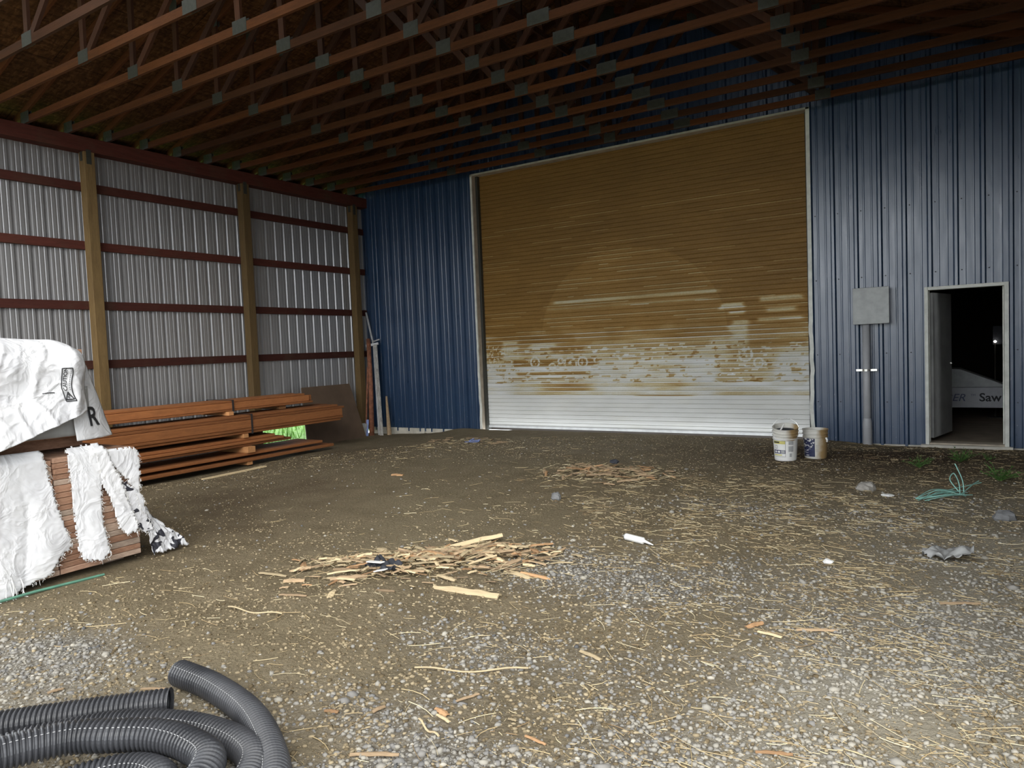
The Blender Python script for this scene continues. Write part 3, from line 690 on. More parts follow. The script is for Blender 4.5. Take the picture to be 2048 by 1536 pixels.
sticker(-4.32, .78, 1.52, .073, .168, 'bright wood block between the two lowest lumber tiers', .14)
sticker(-4.33, .75, 1.42, .302, .363, 'wood block just under the strapped middle bundle', .09)
sticker(-3.35, .45, 1.12, .66, .720, 'pale wood block under the end of the topmost bundle', .14)
sticker(-4.45, .55, 1.25, .66, .720, 'wood block under the strap of the topmost bundle', .09)
for y, z0, z1 in ((-6.6, -.115, -.056), (-6.6, .073, .168), (-6.6, .302, .363), (-6.6, .66, .72)): sticker(y, .6, 1.2, z0, z1, 'wood block near the hidden end of the lumber stack, %s' % ('on the ground' if z0 < 0 else 'under the shorter tier' if z0 < .2 else 'under the middle bundle' if z0 < .5 else 'under the topmost bundle'))
sticker(-2.85, .6, 1.2, -.115, -.056, 'wood block under the far end of the lowest boards')
def strap_loop(y, x0, x1, z0, z1, label):
    b = MB(); q = .006
    b.box(x1, x1+q, y-.016, y+.016, z0-q, z1+q).box(x0-q, x0, y-.016, y+.016, z0-q, z1+q).box(x0, x1, y-.016, y+.016, z1, z1+q).box(x0, x1, y-.016, y+.016, z0-q, z0)
    tag(b.build('steel_strap', 'strap'), label, 'strap', 'straps around the lumber')
strap_loop(-4.22, .72, 1.43, .363, .662, 'dark strap around the middle bundle of lumber')
strap_loop(-4.38, .56, 1.205, .715, .895, 'dark strap around the topmost bundle of lumber')
tag(MB().beam((2.05, -5.55, zg(2, -5.5)+.012), (2.05, -4.5, zg(2, -4.5)+.022), .05, .02).build('loose_lath', 'barkpale'), 'thin lath lying on the dirt beside the lumber stack', 'lath').rotation_euler = (0, 0, 0)

# ------------------------------------------------------------ front bundle of lumber, board ends facing the open side
XF = 5.44
ORD = ['lowest', 'second', 'third', 'fourth', 'fifth', 'sixth', 'seventh', 'eighth', 'ninth', 'tenth', 'eleventh', 'twelfth', 'thirteenth', 'fourteenth', 'fifteenth', 'sixteenth', 'seventeenth', 'eighteenth', 'nineteenth', 'twentieth', 'twenty-first', 'twenty-second', 'twenty-third']
SIDE = ['right-hand column', 'second column from the right', 'third column from the right', 'fourth column from the right', 'fifth column from the right', 'sixth column from the right']
def end_board(x0, x1, y, w_, z, h, label, grp):
    b = MB().box(0, x1-x0, -w_/2, w_/2, 0, h).build('lumber_board', 'ends', loc=(x0, y, z)); bevel(b, .005, 2); tag(b, label, 'board', grp)
zf = zg(5.4, -8.6)
for cidx in range(6):
    cy = -8.375-.15-.303*cidx; z = .055; k = 0
    while z < .87:
        h = rnd.choice((.040, .040, .040, .052)) if cidx else rnd.choice((.040, .050, .060))
        xe = XF+rnd.uniform(-.012, .004)-(0 if cidx else .01)
        lab = 'board end in the %s of the torn-wrapped bundle, %s' % (SIDE[cidx], ORD[k] if k == 0 else ORD[k]+' up')
        end_board(2.55, xe, cy+rnd.uniform(-.003, .003), .295, z, h-.002, lab, ['right-hand', 'second', 'third', 'fourth', 'leftmost', 'leftmost'][cidx]+' column of board ends'); z += h; k += 1
for x in (2.9, 4.1, 5.2):
    b = MB().box(x-.045, x+.045, -10.15, -8.42, zf-.02, .054).build('bearer', 'ends'); tag(b, 'wooden bearer under the torn-wrapped bundle, %s' % ('at its front' if x > 5 else 'towards the metal wall'), 'wood block', 'bearers under the wrapped lumber')
for x in (2.9, 4.1, 5.1):
    b = MB().box(x-.045, x+.045, -10.1, -8.62, .925, 1.01).build('bearer', 'ends'); tag(b, 'wooden bearer between the two white-wrapped bundles, %s' % ('at the front' if x > 5 else 'further back'), 'wood block', 'bearers between the wrapped bundles')
for cidx in range(5):
    cy = -8.64-.15-.303*cidx
    for k in range(12):
        end_board(2.4, 5.28, cy, .295, 1.011+k*.054, .052, 'covered board of the upper wrapped bundle, %s, %s layer' % (SIDE[cidx], ORD[k]), 'boards inside the upper wrapped bundle')
tag(MB().tube([(5.53, -9.9, zg(5.5, -9.9)+.012), (5.55, -9.2, zg(5.5, -9.2)+.016), (5.58, -8.75, zg(5.5, -8.7)+.01)], .010, 6).build('packing_band', 'greentw'), 'green plastic band lying at the foot of the torn-wrapped bundle', 'band')

def param_sheet(name, mat, parent, fn, nu, nv, mask=None, th=.003):
    V = [fn(i/nu, j_/nv) for j_ in range(nv+1) for i in range(nu+1)]; F = []
    for j_ in range(nv):
        for i in range(nu):
            if mask and not mask((i+.5)/nu, (j_+.5)/nv): continue
            F.append((j_*(nu+1)+i, j_*(nu+1)+i+1, (j_+1)*(nu+1)+i+1, (j_+1)*(nu+1)+i))
    used = sorted({q for f in F for q in f}); mp = {q: i for i, q in enumerate(used)}
    o = MB().add([V[q] for q in used], [tuple(mp[q] for q in f) for f in F]).build(name, mat, parent, smooth=True)
    return solid(o, th)
def inpoly(pt, poly):
    x, y = pt; r = False; n = len(poly)
    for i in range(n):
        x1, y1 = poly[i]; x2, y2 = poly[(i+1) % n]
        if (y1 > y) != (y2 > y) and x < (x2-x1)*(y-y1)/(y2-y1)+x1: r = not r
    return r
lw = empty('torn_lumber_wrap', (0, 0, 0), label='torn white woven wrap hanging in strips over the board ends of the lower bundle', cat='wrap')
fringe = MB()
def torn(poly, seed, mat='wrap', base=.012, fold=.035, tilt=None, rag=.012, name='torn_panel'):
    ys = [p[0] for p in poly]; zs = [p[1] for p in poly]; y0, y1, z0, z1 = min(ys), max(ys), min(zs), max(zs)
    st = .011; nu = max(4, int((y1-y0)/st)); nv = max(4, int((z1-z0)/st))
    def X(y, z):
        x = XF+base*.8+fold*.75*abs(fb(y*3.0, z*1.1, seed, 2))-.03*min(.15, abs(fb(y*4+z*1.5, z*2.5, seed+3, 1)))+.004*abs(fb(y*22, z*22, seed+5, 2))
        x += .05*sstep(.55, .1, z)*(.5+fb(y*2, z, seed+8, 2))
        if z > .885: x -= .6*(z-.885)
        if tilt: x += tilt(y, z)
        return max(x, XF+.008) if z < .9 else x
    fn = lambda u, v: (X(y0+(y1-y0)*u, z0+(z1-z0)*v), y0+(y1-y0)*u, z0+(z1-z0)*v)
    msk = lambda u, v: inpoly((y0+(y1-y0)*u+rag*fb(u*40, v*60, seed, 2), z0+(z1-z0)*v+rag*fb(v*60, u*40, seed+1, 2)), poly)
    o = param_sheet(name, mat, lw, fn, nu, nv, msk)
    n = len(poly)
    for i in range(n):                                   # frayed threads along the torn edges
        (a, b_), (c_, d_) = poly[i], poly[(i+1) % n]; L = math.hypot(c_-a, d_-b_)
        if b_ > .9 and d_ > .9: continue
        for q in range(int(L/.016)):
            t_ = rnd.random(); y = a+(c_-a)*t_; z = b_+(d_-b_)*t_; x = X(y, z)+.004; l = rnd.uniform(.008, .028)
            fringe.tube([(x, y, z), (x+.006, y+rnd.uniform(-l, l)*.8, z-l*rnd.uniform(.1, .9)), (x+.004, y+rnd.uniform(-l, l), z-l*rnd.uniform(.6, 1.4))], .0012, 3, cap=False)
    return o
pz = lambda px, py: ((-9.36+.98*px/285 if False else -9.34+.97*(px/285)+.0*(py)), None)
# outlines in metres on the bundle's end face (along the building, height)
torn([(-10.1, .93), (-9.3, .955), (-9.05, .955), (-9.03, .86), (-8.99, .60), (-8.90, .25), (-9.0, .19), (-9.06, .10), (-9.25, .04), (-9.33, .00), (-9.45, -.0), (-10.1, .02)], 11, fold=.06, base=.02)
torn([(-8.88, .94), (-8.66, .955), (-8.62, .93), (-8.63, .78), (-8.66, .66), (-8.68, .45), (-8.65, .14), (-8.72, .10), (-8.84, .13), (-8.86, .2), (-8.87, .6)], 21, fold=.04)
torn([(-8.70, .93), (-8.62, .93), (-8.56, .74), (-8.53, .70), (-8.49, .52), (-8.43, .30), (-8.44, .24), (-8.52, .245), (-8.565, .30), (-8.60, .50), (-8.66, .66)], 31, fold=.03, base=.035)
torn([(-8.64, .90), (-8.44, .90), (-8.37, .86), (-8.365, .74), (-8.375, .60), (-8.375, .38), (-8.40, .50), (-8.46, .64), (-8.54, .74)], 41, fold=.03, base=.02)
torn([(-8.52, .66), (-8.42, .58), (-8.355, .50), (-8.33, .34), (-8.28, .23), (-8.36, .21), (-8.43, .30), (-8.47, .45)], 51, mat='wrapprint', fold=.025, base=.015)
# flap that flares onto the ground
def flare(u, v):   # v 1 top, 0 on the ground
    y = -8.36+.06*(1-v)+u*(.04+.30*(1-v)**1.1)-.03*v; z = .012+.50*v-.03*u*v; x = XF-.03-.10*u*v+.06*(1-v)*(1-u)
    k = 1-v*.5
    return (x+.03*k*fb(u*6, v*5, 71, 3), y+.02*k*fb(u*5, v*6, 72, 3), max(zg(x, y)+.008, z+.04*k*abs(fb(u*5, v*3, 73, 3))+.05*k*max(0, fb(u*9, v*7, 74, 2))))
param_sheet('ground_flap', 'wrapprint', lw, flare, 40, 46, lambda u, v: u < 1-.25*v+.1*fb(v*9, u*3, 75, 2))
# hanging fringe tails on the left
for i in range(7):
    y = rnd.uniform(-9.42, -9.2); z0 = rnd.uniform(.0, .06); pts = [(XF+.06, y, z0+.1)]
    for k in range(5): pts.append((pts[-1][0]+rnd.uniform(0, .02), pts[-1][1]+rnd.uniform(-.012, .012), max(zg(5.6, y)+.004, pts[-1][2]-.035)))
    fringe.tube(pts, .0025, 4)
tag(fringe.build('frayed_threads', 'whitepl', lw), kind='stuff')
# upper cover
uw = empty('lumber_wrap', (0, 0, 0), label='crumpled white plastic wrap with a printed caution notice, draped over the upper bundle', cat='wrap')
YR = -8.69; YL = -10.35
def zbot(y): return 1.205+(y-YR)*.32
def XFU(y, z):
    fx = 5.36+.10*sstep(1.75, 1.5, z)+.10*sstep(1.35, 1.0, z)*(.6+.4*sstep(-8.7, -9.3, y))
    fx += .050*fb(y*2.2+z*1.6, z*1.8-y, 81, 2)-.10*min(.16, abs(fb(y*2.8+z, z*2.6-y*.6, 84, 2)))-.05*min(.15, abs(fb(y*6-z*2, z*6, 86, 2)))+.018
    fx -= .10*sstep(-8.80, -8.66, y)
    return fx
def cover(u, v):
    y = YL+(YR-YL)*u
    if v < .30:     # top, from the back to the front edge
        t_ = v/.30; x = 2.3+(5.20-2.3)*t_; z = 1.71+.05*fb(x*1.5, y*2, 90, 3)*.6-.03*(1-t_)+.03*sstep(-8.9, -9.3, y); z -= .07*sstep(-8.86, -8.66, y)
        return (x, y, max(z, 1.675 if y < -8.75 else z))
    t_ = (v-.30)/.70; zt = 1.735+.02*sstep(-8.9, -9.3, y)-.07*sstep(-8.86, -8.66, y)
    if t_ < .1:
        q = t_/.1*PI/2; x1 = XFU(y, zt-.1); return (5.20+(x1-5.20)*math.sin(q), y, zt-.1+.1*math.cos(q)-.0)
    t2 = (t_-.1)/.9; z = (zt-.1)+(zbot(y)-(zt-.1))*t2; return (XFU(y, z), y+.01*fb(z*6, y, 91, 2), z)
dsh = param_sheet('draped_sheet', 'wrap', uw, cover, 150, 150)
# dark inner layer under the hem
def inner(u, v):
    y = -10.3+(1.66)*u; z = 1.02+.36*v; return (5.31+.012*fb(y*4, z*4, 95, 2), y, z)
param_sheet('inner_layer', 'grey', uw, inner, 40, 12)
# corner flap hanging on the right, carries the letter R
def flapY(v): return -8.655+.10*(1-v)**.8
def flapP(s, z):      # s 0..1 from the front sheet towards the corner
    v = (z-.98)/(1.64-.98); yr = -8.575+.14*(1-v)**1.0-.09*max(0, (v-.82)/.18)**2
    yl = -8.78
    y = yl+(yr-yl)*s; x = 5.335-.16*s**2.0-.05*v+.06*(1-v)+.008*fb(s*3, z*5, 97, 2)
    return (x, y, z)
cf = param_sheet('corner_flap', 'wrap', uw, lambda u, v: flapP(u, .985+.66*v), 26, 50)
V, F = text_verts('R', .20, True)
def onflap(y, z):
    a_ = flapP(0, z)[1]; b_ = flapP(1, z)[1]; s_ = min(.98, max(0, (y-a_)/(b_-a_))); return (flapP(s_, z)[0]+.010, y, z)
flapr = MB().add([onflap(-8.675+v[0]*.85, 1.085+v[1]) for v in V], F)
flapr.build('printed_letter', 'black', cf)
# caution notice, printed sideways on the crumpled front
def onsheet(a, b_):  # a along text (upwards), b across
    y = -8.835-.010*math.sin(a*20)+b_*.8-.10*a; z = 1.285+a; return (XFU(y, z)+.006, y, z)
cn = MB()
def stroke(pts, w_=.0035): cn.tube([onsheet(*p) for p in pts], w_, 5)
def seg(p, q, n=10): return [(p[0]+(q[0]-p[0])*i/n, p[1]+(q[1]-p[1])*i/n) for i in range(n+1)]
stroke(seg((0, -.035), (.235, -.035))); stroke(seg((0, .045), (.235, .045))); stroke(seg((0, -.035), (0, .045), 4)); stroke(seg((.235, -.035), (.235, .045), 4))
stroke(seg((.012, -.028), (.012, .037), 5)); stroke(seg((.012, .037), (.066, .006), 5)); stroke(seg((.066, .006), (.012, -.028), 5)); stroke([(.02, .004), (.032, -.004), (.036, .012), (.05, .004)], .003)
V, F = text_verts('CAUTION', .040, True); cn.add([onsheet(.074+v[0]*.92, .004-v[1]) for v in V], F)
for q in range(11): stroke(seg((.078+q*.0145, .030), (.087+q*.0145, .030), 2), .0016)
stroke([(.065, -.20), (.068, -.16), (.068, -.12), (.066, -.10)], .003)
cn.build('caution_print', 'black', dsh)

# ------------------------------------------------------------ coil of corrugated drain pipe
def cat_rom(P, n=10, closed=False):
    P = [Vector(p) for p in P]; out = []
    for i in range(len(P)-1):
        p0 = P[max(i-1, 0)]; p1 = P[i]; p2 = P[i+1]; p3 = P[min(i+2, len(P)-1)]
        for k in range(n):
            t_ = k/n; out.append(.5*((2*p1)+(-p0+p2)*t_+(2*p0-5*p1+4*p2-p3)*t_*t_+(-p0+3*p1-3*p2+p3)*t_**3))
    out.append(P[-1]); return out
def resample(pts, step):
    out = [pts[0]]; acc = 0
    for a, b_ in zip(pts, pts[1:]):
        L = (b_-a).length; 
        while acc+L >= step and L > 0:
            t_ = (step-acc)/L; a = a+(b_-a)*t_; out.append(a.copy()); L = (b_-a).length; acc = 0
        acc += L
    return out
def corrugated(path, R=.061, pitch=.0195):
    fine = cat_rom(path, 40); pts = resample(fine, pitch/6); prof = [1.0, 1.0, .96, .85, .85, .96]
    return pts, [R*prof[i % 6] for i in range(len(pts))]
h = .064
G_ = zg(8.2, -10)
path = [(7.72, -9.53, h), (8.0, -9.545, h), (8.34, -9.62, h), (8.64, -9.76, h), (8.86, -9.93, h), (9.02, -10.25, h), (9.0, -10.7, h), (8.75, -11.1, h), (8.3, -11.2, h), (7.85, -11.0, h), (7.66, -10.6, h),
        (7.72, -10.25, h), (7.87, -10.02, h), (8.05, -9.90, h+.01), (8.28, -9.80, h), (8.55, -9.80, h), (8.72, -9.90, h), (8.86, -10.2, h), (8.80, -10.65, h), (8.5, -11.0, h+.06), (8.15, -10.95, h+.12), (7.98, -10.75, h+.13),
        (7.97, -10.45, h+.12), (8.05, -10.20, h+.10), (8.17, -10.09, h+.09), (8.30, -10.00, h+.08), (8.46, -9.965, h+.07), (8.62, -10.0, h+.06), (8.70, -10.2, h+.04), (8.66, -10.6, h+.03), (8.48, -10.82, h+.02), (8.28, -10.8, h),
        (8.16, -10.45, h), (8.20, -10.24, h), (8.33, -10.105, h+.01), (8.48, -10.09, h+.01), (8.57, -10.2, h), (8.55, -10.45, h)]
dp = empty('drain_pipe', (0, 0, 0), label='coil of black corrugated drain pipe lying on the gravel', cat='pipe')
pts, rad = corrugated([(a, b_, c_+G_) for a, b_, c_ in path])
cpi = MB().tube(pts, rad, 28, cap=False).build('coiled_pipe', 'pipe', dp, smooth=False)
ln = MB(); 
for k in range(0, len(pts)-1): pass
stp = [pts[i] for i in range(0, len(pts), 6)]
lv = []
prev = None
for i in range(len(stp)-1):
    dd = (stp[i+1]-stp[i]).normalized(); sd = Vector((0, 0, 1)).cross(dd).normalized(); up = Vector((0, 0, 1))
    q = stp[i]+(up*.80-sd*.60)*.0620; lv.append(q)
for i in range(len(lv)-1): ln.tube([lv[i], lv[i]+(lv[i+1]-lv[i])*.42], .0016, 4)
ln.build('seam_line', 'greyprint', cpi)
# inner wall dark end ring
path2 = [(7.97, -9.735, h), (7.81, -9.89, h), (7.66, -10.04, h), (7.46, -10.27, h), (7.30, -10.6, h), (7.32, -11.0, h), (7.6, -11.4, h), (8.1, -11.6, h)]
dp2 = empty('drain_pipe', (0, 0, 0), label='straighter black corrugated pipe end lying behind the coil, cut square', cat='pipe')
pts2, rad2 = corrugated([(a, b_, c_+zg(7.7, -10)) for a, b_, c_ in path2])
MB().tube(pts2, rad2, 28, cap=False).build('pipe_length', 'pipe', dp2)

# ------------------------------------------------------------ scatter: stones, crumbs, straw
ico_v = []; phi = (1+5**.5)/2
for a in (-1, 1):
    for b_ in (-phi, phi): ico_v += [(0, a, b_), (a, b_, 0), (b_, 0, a)]
ico_v = np.array(ico_v)/math.hypot(1, phi)
def hull_faces(V):
    n = len(V); F = []
    for i in range(n):
        for j_ in range(i+1, n):
            for k in range(j_+1, n):
                nn = np.cross(V[j_]-V[i], V[k]-V[i]); dd = (V-V[i])@nn
                if (dd < 1e-9).all(): F.append((i, j_, k))
                elif (dd > -1e-9).all(): F.append((i, k, j_))
    return np.array(F)
ico_f = hull_faces(ico_v)
def stones_obj(name, mat, P, S, tone, flat=(.45, .8)):
    n = len(P); V = np.repeat(ico_v[None], n, 0)*(1+nrg.uniform(-.36, .34, (n, 12, 1)))
    sc = np.stack([nrg.uniform(.75, 1.3, n), nrg.uniform(.6, 1.0, n), nrg.uniform(flat[0], flat[1], n)], 1)
    V = V*sc[:, None, :]*np.array(S)[:, None, None]
    a = nrg.uniform(0, 2*PI, n); ca, sa = np.cos(a)[:, None], np.sin(a)[:, None]
    X = V[:, :, 0]*ca-V[:, :, 1]*sa; Y = V[:, :, 0]*sa+V[:, :, 1]*ca
    V = np.stack([X, Y, V[:, :, 2]], 2)+np.array(P)[:, None, :]
    F = ico_f[None]+(np.arange(n)*12)[:, None, None]
    me = bpy.data.meshes.new(name); nf = n*len(ico_f)
    me.vertices.add(n*12); me.vertices.foreach_set('co', V.reshape(-1)); me.loops.add(nf*3); me.loops.foreach_set('vertex_index', F.reshape(-1).astype(np.int32))
    me.polygons.add(nf); me.polygons.foreach_set('loop_start', np.arange(nf, dtype=np.int32)*3); me.polygons.foreach_set('loop_total', np.full(nf, 3, np.int32))
    me.update(calc_edges=True); me.materials.append(M[mat])
    at = me.attributes.new('tone', 'FLOAT', 'POINT'); at.data.foreach_set('value', np.repeat(np.array(tone), 12))
    o = bpy.data.objects.new(name, me); COL.objects.link(o); return o
def clear(x, y):
    if x < 5.6 and x > 2.4 and y < -8.35: return False
    if x < 1.6 and y < -2.0: return False
    if (x-8.99)**2+(y+2.12)**2 < .03 or (x-9.29)**2+(y+1.8)**2 < .03: return False
    return y < -.06 and x > .2
CX, CY = 10.87, -11.46
def sample(n, dens, near=1.0):
    out = []
    while len(out) < n:
        # polar around the viewing side of the yard so that near ground is as fine as far ground
        r = 1.6+rnd.random()**near*10.5; a = rnd.uniform(.98, 2.95); x = CX+r*math.cos(a); y = CY+r*math.sin(a)
        if not clear(x, y) or (x > 11.93 and y > -9.1) or x > 13: continue
        if rnd.random() < dens(x, y, r): out.append((x, y, r))
    return out
P = []; S = []; T = []
for x, y, r in sample(42000, lambda x, y, r: .010+gravel_mask(x, y)*.97, 1.1):
    s = rnd.choice((.003, .004, .005, .006, .007, .009, .012, .015))*(1.0 if r < 5 else 1.1)
    if rnd.random() < .02: s *= 1.7
    P.append((x, y, zg(x, y)+s*.15)); S.append(s); T.append(min(1, max(0, rnd.gauss(.46, .17-.07*dust_light_mask(x, y))+.2*dust_light_mask(x, y))))
tag(stones_obj('gravel', 'stone', P, S, T), 'loose crushed gravel spread over the dirt floor', 'gravel', kind='stuff')
P = []; S = []; T = []
for x, y, r in sample(48000, lambda x, y, r: .5+.5*fb(x*2, y*2, 12, 2)-.3*gravel_mask(x, y)-.75*blob(x, y, 5.6, -5.2, 2.6, 2.2)+.2*moist_mask(x, y), 1.2):
    s = rnd.choice((.003, .004, .005, .007, .010, .013)); P.append((x, y, zg(x, y)+s*.1)); S.append(s); T.append(min(1, max(0, rnd.gauss(.5, .3)-.5*moist_mask(x, y))))
tag(stones_obj('soil_crumbs', 'crumb', P, S, T, (.4, .7)), 'small crumbs of brown soil on the dirt floor', 'soil', kind='stuff')
HEAPS = [((7.45, -7.75), (.75, .28), 1.1), ((7.3, -3.85), (.62, .50), 1.0), ((9.34, -4.15), (.40, .2), .75)]
def heap(x, y): 
    h_ = 0
    # near heap runs obliquely
    u = ((x-7.62)*.78+(y+7.44)*.62); v = (-(x-7.62)*.62+(y+7.44)*.78)+.05
    h_ += .075*math.exp(-(u/.80)**2-(v/.30)**2)
    h_ += .07*math.exp(-((x-7.25)/.62)**2-((y+3.9)/.48)**2)
    h_ += .03*math.exp(-((x-9.34)/.35)**2-((y+4.15)/.25)**2)
    h_ += .03*math.exp(-((x-3.7)/.6)**2-((y+1.8)/.3)**2)
    return h_
def straw_dens(x, y, r):
    d_ = .02+.50*blob(x, y, 9.8, -5.2, 1.9, 1.6)+.30*blob(x, y, 10.6, -7.4, 1.2, 1.4)+.25*blob(x, y, 8.0, -4.6, 1.5, 1.2)+.12*sstep(8.0, 9.5, x)+.22*blob(x, y, 3.6, -2.0, 2.2, .8)+.10*blob(x, y, 2.8, -3.6, 1.2, 1.4)
    d_ += .10*blob(x, y, 7.2, -8.8, 1.5, .6)
    return min(1, max(0, d_*(.55+1.3*fb(x*1.5, y*1.5, 22, 3)+.3)))+min(1, heap(x, y)*22)
V = []; F = []; T = []
def straw_piece(x, y, z, L, w_, a, tilt, bend, tone):
    n = 3; b0 = len(V); dx, dy = math.cos(a), math.sin(a); px, py = -dy*w_, dx*w_
    for i in range(n+1):
        t_ = i/n-.5; cx = x+dx*L*t_-dy*bend*L*(t_*t_); cy = y+dy*L*t_+dx*bend*L*(t_*t_); cz = z+tilt*L*(t_+.5)
        V.extend([(cx+px, cy+py, cz), (cx-px, cy-py, cz), (cx, cy, cz+w_*1.3)]); T.extend([tone]*3)
    for i in range(n):
        q = b0+3*i
        F.extend([(q, q+3, q+5, q+2), (q+2, q+5, q+4, q+1), (q+1, q+4, q+3, q)])
for x, y, r in sample(7500, straw_dens, 1.05):
    hh = heap(x, y); L = rnd.choice((.02, .03, .03, .05, .05, .08, .12, .17))*(1 if rnd.random() < .95 else 1.6); w_ = rnd.uniform(.0008, .0020)*(1+.10*max(0, r-4))
    a = rnd.gauss(-.25, .65) if rnd.random() < .75 else rnd.uniform(0, PI)
    straw_piece(x, y, zg(x, y)+.004+hh*rnd.random(), L, w_, a, rnd.uniform(-.02, .06) if hh < .01 else rnd.uniform(-.1, .35), rnd.uniform(-.5, .5), min(1, max(0, rnd.gauss(.5, .26)-.3*moist_mask(x, y))))
me = bpy.data.meshes.new('straw'); me.from_pydata(V, [], F); me.materials.append(M['straw'])
at = me.attributes.new('tone', 'FLOAT', 'POINT'); at.data.foreach_set('value', T)
o = bpy.data.objects.new('straw', me); COL.objects.link(o); tag(o, 'dry straw stems strewn over the dirt floor', 'straw', kind='stuff')

# ------------------------------------------------------------ bark pieces
def bark_mesh(L, w_, th, seed, curl=.3):
    n = 7; b = MB(); V_ = []; r = random.Random(seed)
    for i in range(n+1):
        t_ = i/n; x = (t_-.5)*L; ww = w_*(.35+.65*math.sin(PI*min(.9, max(.12, t_)))**.5)*(1+r.uniform(-.12, .12)); zz = curl*w_*math.sin(t_*PI)*.4+r.uniform(-.05, .05)*w_
        yo = r.uniform(-.07, .07)*w_
        V_ += [(x, yo-ww/2, zz), (x, yo, zz+curl*w_*.5), (x, yo+ww/2, zz), (x, yo+ww/2, zz-th), (x, yo, zz+curl*w_*.5-th), (x, yo-ww/2, zz-th)]
    F_ = [(6*i+a, 6*i+6+a, 6*i+6+(a+1) % 6, 6*i+(a+1) % 6) for i in range(n) for a in range(6)]
    F_ += [(0, 1, 2, 3, 4, 5), tuple(6*n+q for q in (5, 4, 3, 2, 1, 0))]
    return b.add(V_, F_)
protos = {}
for m_ in ('bark', 'barkpale', 'barkred'):
    protos[m_] = [bark_mesh(L, w_, th, s).mesh('bark_piece', m_) for s, (L, w_, th) in enumerate(((.16, .03, .006), (.11, .04, .007), (.24, .03, .006), (.08, .03, .006), (.22, .034, .006), (.13, .018, .005)))]
def bark(x, y, z, a, m_, k, label, group, sc=1.0, tilt=0.0, roll=0.0, cat='bark', name='bark_piece'):
    o = bpy.data.objects.new(name, protos[m_][k]); COL.objects.link(o); o.location = (x, y, z); o.rotation_euler = (roll, -tilt, a); o.scale = (sc,)*3
    return tag(o, label, cat, group)
def drop(x, y, h_=.010): return zg(x, y)+h_
for i in range(290):
    u = rnd.gauss(-.03, .50); v = rnd.gauss(-.05, .20)
    if abs(u) > 1.15: u *= .5
    x = 7.62+u*.78-v*.62; y = -7.44+u*.62+v*.78
    bark(x, y, drop(x, y, .006)+heap(x, y)*rnd.uniform(.3, 1.1), rnd.gauss(.25, .7), mk := rnd.choice(('bark', 'bark', 'barkpale', 'barkpale', 'barkred')), kk := rnd.randrange(6), '%s %s in the nearer debris heap' % ({'bark': 'brown bark', 'barkpale': 'pale split wood', 'barkred': 'orange-brown wood'}[mk], ['piece', 'broad chip', 'long strip', 'short chip', 'wide slab', 'narrow splinter'][kk]), 'bark in the nearer heap', rnd.uniform(.4, 1.15), rnd.uniform(-.15, .25), rnd.uniform(-.4, .4))
for i in range(80):
    x = rnd.gauss(7.3, .38); y = rnd.gauss(-3.85, .30)
    bark(x, y, drop(x, y, .006)+heap(x, y)*rnd.uniform(.4, 1.1), rnd.gauss(-.1, .6), mk := rnd.choice(('bark', 'bark', 'barkred')), kk := rnd.randrange(6), '%s %s in the farther debris heap before the roller door' % ({'bark': 'dull brown bark', 'barkred': 'orange-brown wood'}[mk], ['piece', 'broad chip', 'long strip', 'short chip', 'wide slab', 'narrow splinter'][kk]), 'bark in the farther heap', rnd.uniform(.7, 1.3), rnd.uniform(-.15, .25), rnd.uniform(-.4, .4))
for i in range(22):
    x = rnd.uniform(3.0, 4.6); y = rnd.gauss(-1.75, .25)
    bark(x, y, drop(x, y), rnd.gauss(.1, .6), 'bark', rnd.randrange(6), 'dull bark strip scattered in front of the roller door left end', 'bark by the roller door', rnd.uniform(.6, 1.1))
